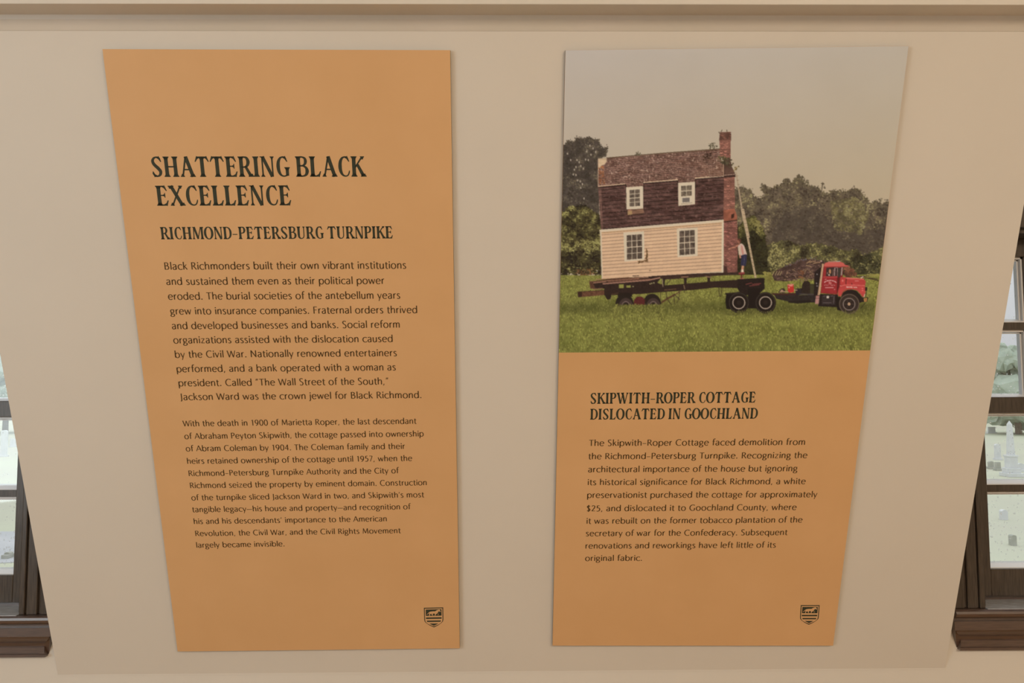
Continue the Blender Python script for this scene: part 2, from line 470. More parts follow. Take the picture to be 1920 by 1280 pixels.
# ------------------------------------------------------------------ lettering: two alphabets drawn as pen strokes
def cr_spline(P, W=None, n=6):
    P = [np.array(p, float) for p in P]
    if W is None: W = [0] * len(P)
    if len(P) < 3: return P, list(W)
    Q = [2 * P[0] - P[1]] + P + [2 * P[-1] - P[-2]]
    out, ow_ = [], []
    for i in range(len(P) - 1):
        p0, p1, p2, p3 = Q[i:i + 4]
        for k in range(n):
            t_ = k / n
            out.append(0.5 * ((2 * p1) + (-p0 + p2) * t_ + (2 * p0 - 5 * p1 + 4 * p2 - p3) * t_ ** 2 + (-p0 + 3 * p1 - 3 * p2 + p3) * t_ ** 3))
            ow_.append(W[i] * (1 - t_) + W[i + 1] * t_)
    out.append(P[-1]); ow_.append(W[-1])
    return out, ow_


def ribbon(P, W):
    """a band of quads along P with widths W"""
    P = [np.array(p, float) for p in P]; n = len(P)
    vv = []
    for i in range(n):
        d0 = P[i] - P[i - 1] if i else P[1] - P[0]
        d1 = P[i + 1] - P[i] if i < n - 1 else P[-1] - P[-2]
        d0 = d0 / (np.linalg.norm(d0) + 1e-9); d1 = d1 / (np.linalg.norm(d1) + 1e-9)
        d = d0 + d1; L = np.linalg.norm(d)
        d = d / L if L > 1e-6 else d1
        c = max(0.5, d @ d1)
        nn = np.array([-d[1], d[0]]) * W[i] / 2 / c
        vv += [P[i] + nn, P[i] - nn]
    return vv, [(2 * i, 2 * i + 1, 2 * i + 3, 2 * i + 2) for i in range(n - 1)]


def arc(cx, cy, rx, ry, a0, a1, n=20):
    return [(cx + rx * math.cos(math.radians(a0 + (a1 - a0) * i / n)), cy + ry * math.sin(math.radians(a0 + (a1 - a0) * i / n))) for i in range(n + 1)]


# humanist text face: ('l' corners | 's' smooth), pen a little heavier on uprights
el = lambda cx, cy, rx, ry: ('l', arc(cx, cy, rx, ry, 0, 360, 24))
dot = lambda x, y: ('d', [(x, y)])
st_ = lambda x, a, b: ('l', [(x, a), (x, b)])
BODY = {
    ' ': (0.285, []),
    'a': (0.545, [('s', [(.08, .61), (.17, .69), (.28, .705), (.39, .66), (.43, .52), (.43, .36)]), ('l', [(.43, .38), (.43, .12), (.45, 0)]), ('s', [(.43, .42), (.24, .38), (.1, .3), (.07, .16), (.14, .03), (.26, 0), (.37, .07), (.43, .15)])]),
    'b': (0.645, [st_(.1, .02, 1.07), el(.34, .35, .25, .355)]),
    'c': (0.54, [('l', arc(.35, .35, .285, .355, 48, 312))]),
    'd': (0.65, [st_(.55, 0, 1.07), el(.31, .35, .25, .355)]),
    'e': (0.595, [('l', arc(.31, .35, .25, .355, 8, 318)), ('l', [(.07, .385), (.555, .385)])]),
    'f': (0.34, [('s', [(.40, 1.04), (.31, 1.075), (.2, 1.0), (.16, .8), (.16, .6)]), st_(.16, 0, .66), ('l', [(.03, .67), (.34, .67)])]),
    'g': (0.56, [el(.26, .47, .19, .23), ('l', [(.38, .64), (.53, .69)]), ('s', [(.17, .27), (.11, .2), (.14, .11), (.32, .07), (.46, .01), (.49, -.13), (.4, -.26), (.24, -.31), (.09, -.26), (.05, -.14), (.12, -.02), (.2, .08)])]),
    'h': (0.6, [st_(.1, 0, 1.07), ('s', [(.1, .46), (.19, .62), (.32, .705), (.44, .66), (.49, .5), (.49, .3)]), st_(.49, 0, .32)]),
    'i': (0.195, [st_(.11, 0, .7), dot(.11, .93)]),
    'j': (0.205, [('s', [(.12, .7), (.12, .2), (.11, -.1), (.05, -.25), (-.03, -.31)]), dot(.12, .93)]),
    'k': (0.52, [st_(.1, 0, 1.07), ('l', [(.1, .36), (.44, .7)]), ('l', [(.2, .44), (.49, 0)])]),
    'l': (0.195, [st_(.11, 0, 1.07)]),
    'm': (0.9, [st_(.1, 0, .7), ('s', [(.1, .46), (.18, .62), (.3, .705), (.4, .66), (.45, .5), (.45, .3)]), st_(.45, 0, .32), ('s', [(.45, .46), (.53, .62), (.64, .705), (.74, .66), (.79, .5), (.79, .3)]), st_(.79, 0, .32)]),
    'n': (0.59, [st_(.1, 0, .7), ('s', [(.1, .46), (.19, .62), (.31, .705), (.43, .66), (.48, .5), (.48, .3)]), st_(.48, 0, .32)]),
    'o': (0.645, [el(.322, .35, .262, .36)]),
    'p': (0.645, [st_(.1, -.33, .7), el(.34, .35, .25, .355)]),
    'q': (0.65, [st_(.55, -.33, .7), el(.31, .35, .25, .355)]),
    'r': (0.37, [st_(.1, 0, .7), ('s', [(.1, .44), (.17, .61), (.26, .69), (.36, .69)])]),
    's': (0.45, [('s', [(.37, .63), (.25, .705), (.13, .67), (.09, .55), (.16, .43), (.29, .32), (.37, .2), (.33, .05), (.2, -.005), (.06, .06)])]),
    't': (0.355, [('s', [(.16, .9), (.16, .5), (.16, .2), (.19, .05), (.27, -.005), (.36, .03)]), ('l', [(.03, .67), (.36, .67)])]),
    'u': (0.585, [('s', [(.09, .7), (.09, .4), (.1, .16), (.17, .02), (.28, -.005), (.39, .06), (.48, .22)]), st_(.48, 0, .7)]),
    'v': (0.52, [('l', [(.03, .7), (.255, 0)]), ('l', [(.255, 0), (.48, .7)])]),
    'w': (0.80, [('l', [(.03, .7), (.22, 0)]), ('l', [(.22, 0), (.405, .66)]), ('l', [(.405, .66), (.59, 0)]), ('l', [(.59, 0), (.77, .7)])]),
    'x': (0.52, [('l', [(.05, .7), (.47, 0)]), ('l', [(.46, .7), (.04, 0)])]),
    'y': (0.52, [('l', [(.03, .7), (.265, .03)]), ('l', [(.49, .7), (.16, -.33)])]),
    'z': (0.51, [('l', [(.06, .665), (.45, .665)]), ('l', [(.45, .68), (.05, .02)]), ('l', [(.04, .035), (.47, .035)])]),
    'A': (0.73, [('l', [(.02, 0), (.36, 1)]), ('l', [(.36, 1), (.71, 0)]), ('l', [(.15, .34), (.58, .34)])]),
    'B': (0.63, [st_(.12, 0, 1), ('s', [(.12, .965), (.3, .965), (.43, .9), (.47, .76), (.42, .6), (.28, .53), (.12, .53)]), ('s', [(.12, .53), (.33, .53), (.5, .43), (.54, .27), (.48, .1), (.33, .035), (.12, .035)])]),
    'C': (0.76, [('l', arc(.47, .5, .385, .505, 52, 308))]),
    'F': (0.53, [st_(.12, 0, 1), ('l', [(.12, .965), (.5, .965)]), ('l', [(.12, .53), (.45, .53)])]),
    'G': (0.80, [('l', arc(.47, .5, .385, .505, 52, 300)), st_(.69, .06, .45)]),
    'J': (0.30, [('s', [(.17, 1), (.17, .5), (.17, .1), (.15, -.08), (.05, -.2)])]),
    'M': (0.92, [('l', [(.1, 0), (.17, 1)]), ('l', [(.17, 1), (.46, .1)]), ('l', [(.46, .1), (.75, 1)]), ('l', [(.75, 1), (.83, 0)])]),
    'N': (0.80, [st_(.12, 0, 1), ('l', [(.12, .98), (.67, .03)]), st_(.67, 0, 1)]),
    'P': (0.58, [st_(.12, 0, 1), ('s', [(.12, .965), (.32, .965), (.46, .9), (.51, .74), (.45, .56), (.31, .48), (.12, .48)])]),
    'R': (0.64, [st_(.12, 0, 1), ('s', [(.12, .965), (.31, .965), (.44, .9), (.49, .75), (.43, .58), (.3, .51), (.12, .51)]), ('l', [(.3, .5), (.62, 0)])]),
    'S': (0.56, [('s', [(.45, .9), (.33, 1.0), (.17, .96), (.09, .8), (.15, .63), (.3, .5), (.43, .37), (.46, .2), (.37, .03), (.22, -.01), (.07, .08)])]),
    'T': (0.60, [st_(.31, 0, 1), ('l', [(.01, .965), (.61, .965)])]),
    'W': (0.98, [('l', [(.02, 1), (.26, 0)]), ('l', [(.26, 0), (.5, .95)]), ('l', [(.5, .95), (.74, 0)]), ('l', [(.74, 0), (.97, 1)])]),
    '0': (0.58, [el(.29, .49, .23, .5)]),
    '1': (0.50, [st_(.3, 0, 1), ('l', [(.14, .86), (.3, .98)])]),
    '2': (0.56, [('s', [(.08, .85), (.2, .98), (.36, .96), (.45, .8), (.38, .55), (.2, .25), (.06, .04)]), ('l', [(.06, .04), (.5, .04)])]),
    '4': (0.58, [st_(.4, 0, 1), ('l', [(.4, .98), (.05, .3)]), ('l', [(.04, .29), (.54, .29)])]),
    '5': (0.55, [('l', [(.44, .965), (.15, .965)]), ('l', [(.16, .98), (.13, .55)]), ('s', [(.13, .56), (.29, .59), (.43, .48), (.46, .28), (.36, .07), (.2, -.01), (.06, .05)])]),
    '7': (0.52, [('l', [(.05, .965), (.48, .965)]), ('l', [(.48, .97), (.17, 0)])]),
    '9': (0.58, [el(.28, .67, .21, .31), ('s', [(.49, .68), (.46, .4), (.34, .12), (.15, -.01)])]),
    '$': (0.55, [('s', [(.44, .86), (.3, .95), (.16, .9), (.1, .76), (.17, .61), (.3, .49), (.42, .36), (.43, .19), (.33, .07), (.2, .05), (.07, .13)]), st_(.27, -.1, 1.1)]),
    '.': (0.26, [dot(.12, .05)]), ',': (0.26, [('l', [(.14, .1), (.07, -.16)])]),
    '-': (0.5, [('l', [(.03, .36), (.47, .36)])]), '\u2013': (0.5, [('l', [(.02, .36), (.47, .36)])]), '\u2014': (0.78, [('l', [(0, .36), (.78, .36)])]),
    '\u2019': (0.2, [('l', [(.13, 1.02), (.06, .74)])]), '\u201c': (0.4, [('l', [(.16, 1.03), (.08, .76)]), ('l', [(.31, 1.03), (.23, .76)])]), '\u201d': (0.38, [('l', [(.16, 1.03), (.08, .76)]), ('l', [(.31, 1.03), (.23, .76)])]),
}


def body_glyph(ch, weight):
    """quads of one letter, cap height 1"""
    adv, strokes = BODY[ch]; out = []
    thick, thin = 0.122 * weight, 0.078 * weight
    for kind, P in strokes:
        if kind == 'd':
            r = 0.078 * weight; x, y = P[0]
            out.append(([(x + r * math.cos(a_), y + r * math.sin(a_)) for a_ in [6.2832 * i / 8 for i in range(8)]], [tuple(range(8))])); continue
        if kind == 's': P, _ = cr_spline(P, n=4)
        W = []
        for i in range(len(P)):
            a_ = np.array(P[max(0, i - 1)]); b_ = np.array(P[min(len(P) - 1, i + 1)]); d = b_ - a_
            c = abs(d[1]) / (np.linalg.norm(d) + 1e-9)
            wd = thin + (thick - thin) * c
            if len(P) == 2 and d[0] * d[1] > 0 and abs(d[0]) > .05: wd *= 0.72      # rising diagonals are lighter
            W.append(wd)
        out.append(ribbon(P, W))
    return adv, out


# condensed display face with flared feet and wedge-shaped arm ends
ST, TH = 0.166, 0.070


def foot(x, w_, y=0, up=1):
    s = w_ / 2 + 0.055; h = w_ / 2
    P = [(-s, 0), (s, 0), (s, .035), (h + .018, .075), (h, .15), (-h, .15), (-h - .018, .075), (-s, .035)]
    return ([(x + a, y + up * b) for a, b in P], [tuple(range(8))])


def pol(*P): return (list(P), [tuple(range(len(P)))])


def bar(x0, x1, y, w_=TH): return pol((x0, y - w_ / 2), (x1, y - w_ / 2), (x1, y + w_ / 2), (x0, y + w_ / 2))


def dstem(x, w_=ST, t_=1, b_=1, y0=0, y1=1):
    o = [pol((x - w_ / 2, y0), (x + w_ / 2, y0), (x + w_ / 2, y1), (x - w_ / 2, y1))]
    if t_: o.append(foot(x, w_, y1, -1))
    if b_: o.append(foot(x, w_, y0, 1))
    return o


def dsp(P, W, n=8): return ribbon(*cr_spline(P, W, n))


def beak_tr(x): return pol((x - .2, .932), (x - .2, .998), (x - .12, 1.0), (x - .085, 1.03), (x + .01, .745), (x - .035, .735), (x - .115, .87))
def beak_br(x): return pol((x - .2, .068), (x - .2, .002), (x - .08, 0), (x - .06, -.03), (x + .015, .265), (x - .03, .27), (x - .10, .13))
def mir(p, ax): return ([(2 * ax - a, b) for a, b in p[0]], p[1])


def oval(cx, cy, rx, ry, a0, a1):
    P = arc(cx, cy, rx - .03, ry - .03, a0, a1, 36)
    return ribbon(P, [TH + (ST * 1.05 - TH) * abs(math.cos(math.radians(a0 + (a1 - a0) * i / 36))) ** 1.4 for i in range(37)])


def rbowl(x1): return dsp([(.16, .967), (.31, .967), (x1 - .055, .92), (x1, .74), (x1 - .05, .56), (.31, .485), (.16, .485)], [.066, .075, .12, .155, .125, .075, .066])


def cshape(x0=.07): return [dsp([(.53, .86), (.47, .95), (.37, .972), (.25, .91), (.17, .74), (.145, .5), (.17, .26), (.25, .09), (.37, .03), (.48, .07), (.54, .2), (.56, .3)],
                               [.03, .05, .066, .10, .14, .16, .14, .10, .066, .06, .06, .04]), beak_tr(.565)]


DISP = {
    ' ': (0.24, []),
    'A': (0.71, [ribbon([(.145, .02), (.335, 1)], [.075, .085]), ribbon([(.335, 1), (.60, .0)], [.165, .16]), bar(.2, .5, .36), foot(.135, .075), foot(.59, .15)]),
    'B': (0.62, dstem(.16) + [dsp([(.16, .967), (.33, .967), (.45, .9), (.48, .76), (.44, .62), (.33, .545), (.16, .535)], [.066, .075, .11, .14, .11, .07, .066]), dsp([(.16, .535), (.36, .53), (.49, .44), (.53, .28), (.48, .11), (.35, .035), (.16, .033)], [.066, .075, .12, .16, .125, .075, .066])]),
    'C': (0.61, cshape()),
    'D': (0.66, dstem(.16) + [dsp([(.16, .967), (.34, .96), (.48, .85), (.55, .66), (.56, .5), (.55, .34), (.48, .15), (.34, .04), (.16, .033)], [.066, .075, .115, .15, .16, .15, .115, .075, .066])]),
    'E': (0.585, dstem(.16) + [bar(.16, .4, .967), beak_tr(.52), bar(.16, .38, .52, .058), pol((.33, .549), (.39, .585), (.40, .64), (.435, .64), (.435, .40), (.40, .40), (.39, .455), (.33, .491)), bar(.16, .4, .033), beak_br(.545)]),
    'G': (0.66, cshape()[:1][:0] + [dsp([(.53, .86), (.47, .95), (.37, .972), (.25, .91), (.17, .74), (.145, .5), (.17, .26), (.25, .09), (.37, .03), (.48, .055), (.55, .1)], [.03, .05, .066, .10, .14, .16, .14, .10, .066, .07, .09]), beak_tr(.565)] + dstem(.54, .14, 1, 0, .05, .47)),
    'H': (0.71, dstem(.16) + dstem(.55) + [bar(.16, .55, .5)]),
    'I': (0.32, dstem(.16)),
    'K': (0.66, dstem(.16) + [ribbon([(.2, .44), (.535, .98)], [.07, .075]), ribbon([(.315, .6), (.575, .02)], [.13, .155]), foot(.54, .075, 1, -1), foot(.58, .15)]),
    'L': (0.545, dstem(.16) + [bar(.16, .36, .033), beak_br(.52)]),
    'M': (0.88, [ribbon([(.125, 0), (.165, 1)], [.07, .07]), foot(.125, .07), pol((.05, 1), (.25, 1), (.25, .965), (.12, .935), (.05, .965)), ribbon([(.19, 1), (.435, .03)], [.155, .15]), ribbon([(.42, .03), (.66, .99)], [.065, .065])] + dstem(.735, .15)),
    'N': (0.69, [ribbon([(.135, 0), (.135, 1)], [.07, .07]), foot(.135, .07), pol((.03, 1), (.26, 1), (.2, .92), (.10, .945), (.03, .965)), ribbon([(.155, 1), (.545, .0)], [.15, .15]), ribbon([(.575, 0), (.575, 1)], [.07, .07]), foot(.575, .07, 1, -1)]),
    'O': (0.68, [oval(.34, .5, .29, .515, 0, 360)]),
    'P': (0.57, dstem(.16) + [rbowl(.48)]),
    'R': (0.655, dstem(.16) + [rbowl(.475), ribbon([(.345, .52), (.565, .02)], [.12, .15]), foot(.575, .145)]),
    'S': (0.57, [dsp([(.485, .82), (.44, .93), (.33, .972), (.2, .92), (.135, .78), (.19, .61), (.335, .44), (.44, .27), (.40, .1), (.27, .028), (.15, .07), (.075, .2)], [.03, .055, .066, .10, .13, .15, .16, .145, .115, .066, .055, .03]), beak_tr(.51), mir(beak_br(0.5), .295)]),
    'T': (0.67, dstem(.335, ST, 0, 1) + [bar(.12, .55, .967), beak_tr(.645), mir(beak_tr(.645), .335), pol((.2, .94), (.47, .94), (.41, .85), (.26, .85))]),
    'U': (0.66, dstem(.155, ST, 1, 0, .3, 1) + dstem(.53, .07, 1, 0, .3, 1) + [dsp([(.155, .34), (.17, .17), (.24, .06), (.35, .03), (.46, .08), (.52, .2), (.53, .34)], [.152, .145, .11, .07, .068, .07, .07])]),
    'W': (0.97, [ribbon([(.12, 1), (.33, .0)], [.15, .15]), ribbon([(.33, .0), (.5, .93)], [.066, .066]), ribbon([(.46, 1), (.66, 0)], [.15, .15]), ribbon([(.66, 0), (.85, 1)], [.066, .066]), foot(.12, .15, 1, -1), foot(.47, .15, 1, -1), foot(.85, .066, 1, -1)]),
    'X': (0.70, [ribbon([(.13, 1), (.575, 0)], [.155, .155]), ribbon([(.55, 1), (.135, 0)], [.072, .072]), foot(.13, .155, 1, -1), foot(.55, .072, 1, -1), foot(.135, .072), foot(.58, .155)]),
    '\u2013': (0.44, [bar(.04, .39, .38)]),
}


def disp_glyph(ch, weight): return DISP[ch][0], DISP[ch][1]


def lettering(name, lines, cap_px, glyph, material, parent, weight=1.0, off=0.00012, label=None):
    """lines of (text, x0, y0, x1, y1): ends of each baseline in the photograph, set in the plane of the panel"""
    org = np.array(parent.location, float); V, F = [], []
    cap = None
    for (text, x0, y0, x1, y1) in lines:
        a_, b_ = uv(hit(x0, y0, off)), uv(hit(x1, y1, off))
        if cap is None:
            cap = (uv(hit(x0, y0 - cap_px, off)) - a_)[1]
        e = (b_ - a_); L = np.linalg.norm(e); e = e / L; up = np.array([-e[1], e[0]])
        first, last = glyph(text[0], weight), glyph(text[-1], weight)
        lo = min(p[0] for q in first[1] for p in q[0]); hi = max(p[0] for q in last[1] for p in q[0])
        trk = 0.075 if glyph is body_glyph else 0.0
        total = sum(glyph(c, weight)[0] for c in text) + trk * (len(text) - 1) - lo - (last[0] - hi)
        sx_ = L / total; x = -lo
        for c in text:
            adv, parts = glyph(c, weight)
            for vv, ff in parts:
                n = len(V)
                for p in vv:
                    q = a_ + e * ((x + p[0]) * sx_) + up * (p[1] * cap)
                    V.append(from_uv(q[0], q[1], off) - org)
                F += [tuple(i + n for i in f_) for f_ in ff]
            x += adv + trk
    o = link(name, mesh_from(name, V, F), material, parent)
    if label: o['label'] = label
    return o


# ------------------------------------------------------------------ the two exhibit panels
ORANGE = ink((197, 145, 91)); ORANGE2 = ink((193, 141, 87))
M_orange = mat('orange_print', ORANGE, 0.5, 0.25, mottled(ORANGE2, ORANGE, 7, 4))
M_edge = mat('panel_edge', (0.16, 0.12, 0.08), 0.6, 0.2)


def board(name, corners, parent):
    """a thin board with its face on the panel plane, standing THICK off the wall"""
    org = np.array(parent.location, float)
    f_ = [hit(x, y) for x, y in corners]
    b_ = [p - NOUT * (THICK - 0.0005) for p in f_]
    me = mesh_from(name, [p - org for p in f_ + b_], [(3, 2, 1, 0), (4, 5, 6, 7)] + [(i, (i + 1) % 4, 4 + (i + 1) % 4, 4 + i) for i in range(4)], [0, 1, 1, 1, 1, 1])
    return link(name, me, [M_orange, M_edge], parent)


def emblem(parent, corners, label):
    """the shield mark: outline, horse on a dark field, three stripes; corners: px of its box, top-left, top-right, bottom-right, bottom-left"""
    org = np.array(parent.location, float)
    c = [uv(hit(x, y)) for x, y in corners]

    def P(s, t_): return (c[0] * (1 - s) + c[1] * s) * (1 - t_) + (c[3] * (1 - s) + c[2] * s) * t_
    V, F, MI = [], [], []

    def add(pts, mi, off):
        n = len(V)
        for s, t_ in pts:
            q = P(s, t_); V.append(from_uv(q[0], q[1], off) - org)
        F.append(tuple(range(n, n + len(pts)))); MI.append(mi)

    def shield(m_):
        r = [(m_, m_), (1 - m_, m_), (1 - m_, .60), (1 - m_ - .02, .70), (.90 - m_ * .8, .78), (.74 - m_ * .4, .89 - m_ * .6), (.5, 1 - m_ * 1.15)]
        return r + [(1 - s, t_) for s, t_ in r[::-1][1:] if (1 - s, t_) not in r][:-2] if False else r + [(1 - s, t_) for s, t_ in reversed(r[2:-1])]
    add(shield(0.0), 0, .00010); add(shield(0.045), 1, .00016)
    add([(.09, .09), (.91, .09), (.91, .41), (.09, .41)], 0, .00022)
    add([(.09, .49), (.91, .49), (.91, .565), (.09, .565)], 0, .00022)
    add([(.12, .65), (.88, .65), (.85, .72), (.15, .72)], 0, .00022)
    add([(.25, .80), (.75, .80), (.5, .915)], 0, .00022)
    horse = [(.12, .36), (.19, .29), (.25, .235), (.32, .20), (.45, .185), (.58, .185), (.66, .135), (.74, .115), (.78, .105), (.83, .12), (.87, .215), (.83, .225), (.79, .185), (.755, .20), (.72, .26), (.66, .31), (.60, .36), (.585, .40), (.55, .40), (.57, .34), (.55, .30), (.47, .30), (.44, .33), (.47, .385), (.44, .39), (.39, .35), (.38, .30), (.33, .32), (.29, .36), (.31, .40), (.27, .40), (.25, .35), (.28, .29), (.24, .28), (.2, .32)]
    add(horse, 1, .00028)
    add([(.70, .29), (.755, .33), (.745, .37), (.71, .365), (.73, .335)], 1, .00028)
    o = link('emblem', mesh_from('emblem', V, F, MI), [M_ink, M_orange], parent)
    o['label'] = label
    return o


cornersA = [(192, 92), (844, 94), (862, 1215), (333, 1221)]
pa = empty('exhibit_panel', hit(597, 1218), 'tall orange exhibit panel with a dark headline and two text blocks, left of the pair', 'exhibit panel', 'orange exhibit panels on the sloping wall')
board('board', cornersA, pa)
lettering('headline', [('SHATTERING BLACK', 286.5, 331.6, 687.6, 331.0), ('EXCELLENCE', 294.8, 385.6, 546.8, 384.8)], 38.2, disp_glyph, M_ink, pa, label='large dark display capitals in two lines')
lettering('subheading', [('RICHMOND\u2013PETERSBURG TURNPIKE', 302.2, 448.6, 736.8, 446.8)], 23, disp_glyph, M_ink, pa, label='one line of smaller dark display capitals')
lettering('paragraph', [
    ('Black Richmonders built their own vibrant institutions', 309, 505.3, 761.8, 503.2),
    ('and sustained them even as their political power', 312.1, 533.8, 720.8, 531.9),
    ('eroded. The burial societies of the antebellum years', 315.4, 561.6, 750.6, 559.5),
    ('grew into insurance companies. Fraternal orders thrived', 319.3, 589.3, 782.6, 586.6),
    ('and developed businesses and banks. Social reform', 322.6, 616.8, 749.8, 613.9),
    ('organizations assisted with the dislocation caused', 325.3, 643.6, 736.6, 640.7),
    ('by the Civil War. Nationally renowned entertainers', 328.3, 670.4, 744.3, 667.2),
    ('performed, and a bank operated with a woman as', 331.4, 697.4, 742.4, 693.9),
    ('president. Called \u201cThe Wall Street of the South,\u201d', 335, 723.8, 728.6, 720.3),
    ('Jackson Ward was the crown jewel for Black Richmond.', 338.5, 749.8, 790.4, 745.8)], 13.4, body_glyph, M_inkb, pa, 1.16, label='ten lines of brown text')
lettering('paragraph', [
    ('With the death in 1900 of Marietta Roper, the last descendant', 342.9, 799.0, 781.2, 794.0),
    ('of Abraham Peyton Skipwith, the cottage passed into ownership', 346, 822.7, 794.7, 817.7),
    ('of Abram Coleman by 1904. The Coleman family and their', 348.6, 845.8, 759.5, 841.2),
    ('heirs retained ownership of the cottage until 1957, when the', 351.3, 869.2, 773.3, 863.6),
    ('Richmond\u2013Petersburg Turnpike Authority and the City of', 354.2, 892.2, 748.6, 886.7),
    ('Richmond seized the property by eminent domain. Construction', 356.8, 914.8, 800.2, 909.1),
    ('of the turnpike sliced Jackson Ward in two, and Skipwith\u2019s most', 359.1, 937.7, 795.5, 931.8),
    ('tangible legacy\u2014his house and property\u2014and recognition of', 361.1, 959.8, 770.7, 954.2),
    ('his and his descendants\u2019 importance to the American', 363.7, 982.0, 725.4, 976.8),
    ('Revolution, the Civil War, and the Civil Rights Movement', 366.6, 1004.6, 751.7, 999.0),
    ('largely became invisible.', 368.6, 1026.4, 533.7, 1023.7)], 10.6, body_glyph, M_inkb, pa, 1.18, label='eleven lines of smaller brown text')
emblem(pa, [(794.8, 1139), (831, 1138.2), (831.5, 1175.5), (796, 1176)], 'small dark shield with a walking horse over three stripes')

cornersB = [(1060, 94), (1704, 86), (1562, 1210), (1036, 1210)]
pb = empty('exhibit_panel', hit(1300, 1210), 'tall orange exhibit panel topped by a large photograph of a cottage on a trailer', 'exhibit panel', 'orange exhibit panels on the sloping wall')
board('board', cornersB, pb)
lettering('headline', [('SKIPWITH\u2013ROPER COTTAGE', 1107, 756.9, 1416.2, 754.4), ('DISLOCATED IN GOOCHLAND', 1106.2, 786.4, 1420.2, 784.6)], 20.4, disp_glyph, M_ink, pb, label='two lines of dark display capitals')
lettering('paragraph', [
    ('The Skipwith\u2013Roper Cottage faced demolition from', 1104.3, 835.7, 1509.2, 833.6),
    ('the Richmond\u2013Petersburg Turnpike. Recognizing the', 1103.4, 860.6, 1513.8, 858.3),
    ('architectural importance of the house but ignoring', 1102.5, 885.0, 1495, 883.0),
    ('its historical significance for Black Richmond, a white', 1101.7, 909.0, 1510.6, 907.0),
    ('preservationist purchased the cottage for approximately', 1100.6, 933.0, 1532, 931.6),
    ('$25, and dislocated it to Goochland County, where', 1100.1, 958.2, 1493.6, 955.5),
    ('it was rebuilt on the former tobacco plantation of the', 1099.5, 981.5, 1504.6, 979.0),
    ('secretary of war for the Confederacy. Subsequent', 1098.4, 1004.7, 1476.4, 1002.5),
    ('renovations and reworkings have left little of its', 1097.6, 1028.0, 1454.5, 1026.1),
    ('original fabric.', 1096.8, 1051.2, 1203.7, 1050.7)], 11.2, body_glyph, M_inkb, pb, 1.16, label='ten lines of brown text')
emblem(pb, [(1501.5, 1134), (1536.8, 1134), (1534, 1170.8), (1499, 1170.8)], 'small dark shield with a walking horse over three stripes')

# ------------------------------------------------------------------ the printed photograph on the right panel
# drawn with polygons, leaf dabs and grass strokes into a colour table, then laid out as one flat printed sheet
PX0, PY0, PX1, PY1, SS = 1030, 78, 1716, 668, 2
HW, HH = (PX1 - PX0) * SS, (PY1 - PY0) * SS
rs = np.random.RandomState(7)
gx, gy = np.meshgrid(PX0 + (np.arange(HW) + .5) / SS, PY0 + (np.arange(HH) + .5) / SS)
COL = np.zeros((HH, HW, 3)); ID = np.zeros((HH, HW), np.int16)
SKY, TREES, GRASS, COTTAGE, TRAILER, TRUCK, PERSON, LADDER, BRUSH, TREESL = range(10)


def noise(scale, octaves=4, seed=0, sx_=1.0, sy_=1.0):
    r = np.random.RandomState(seed); out = np.zeros((HH, HW)); amp = tot = 0; a_ = 1.0; sc = scale
    for _ in range(octaves):
        u = (gx - PX0) / (sc * sx_); v = (gy - PY0) / (sc * sy_)
        g = r.rand(int(v.max()) + 3, int(u.max()) + 3)
        iu, iv = u.astype(int), v.astype(int); fu, fv = u - iu, v - iv
        fu = fu * fu * (3 - 2 * fu); fv = fv * fv * (3 - 2 * fv)
        out += a_ * ((g[iv, iu] * (1 - fu) + g[iv, iu + 1] * fu) * (1 - fv) + (g[iv + 1, iu] * (1 - fu) + g[iv + 1, iu + 1] * fu) * fv)
        tot += a_; a_ *= 0.55; sc /= 2
    return out / tot


def inside(pts):
    xs = [p[0] for p in pts]; ys = [p[1] for p in pts]
    i0, i1 = max(0, int((min(xs) - PX0) * SS) - 1), min(HW, int((max(xs) - PX0) * SS) + 2)
    j0, j1 = max(0, int((min(ys) - PY0) * SS) - 1), min(HH, int((max(ys) - PY0) * SS) + 2)
    if i1 <= i0 or j1 <= j0: return None
    X, Y = gx[j0:j1, i0:i1], gy[j0:j1, i0:i1]
    m_ = np.zeros(X.shape, bool); n = len(pts)
    for k in range(n):
        (xa, ya), (xb, yb) = pts[k], pts[(k + 1) % n]
        if ya == yb: continue
        m_ ^= ((ya > Y) != (yb > Y)) & (X < (xb - xa) * (Y - ya) / (yb - ya) + xa)
    return (slice(j0, j1), slice(i0, i1)), m_


def P(pts, c, id_=None, tex=None, amp=0.0):
    """fill a polygon with colour c; tex: a 0..1 array that lightens and darkens it"""
    r = inside(pts)
    if r is None: return
    sl, m_ = r
    c = np.array(c, float)
    if tex is None: COL[sl][m_] = c
    else: COL[sl][m_] = c * (1 + amp * (tex[sl][m_][:, None] - .5) * 2)
    if id_ is not None: ID[sl][m_] = id_


def Lw(pts, w_, c, id_=None):
    for (xa, ya), (xb, yb) in zip(pts[:-1], pts[1:]):
        d = math.hypot(xb - xa, yb - ya) + 1e-9; nx, ny = -(yb - ya) / d * w_ / 2, (xb - xa) / d * w_ / 2
        P([(xa + nx, ya + ny), (xb + nx, yb + ny), (xb - nx, yb - ny), (xa - nx, ya - ny)], c, id_)


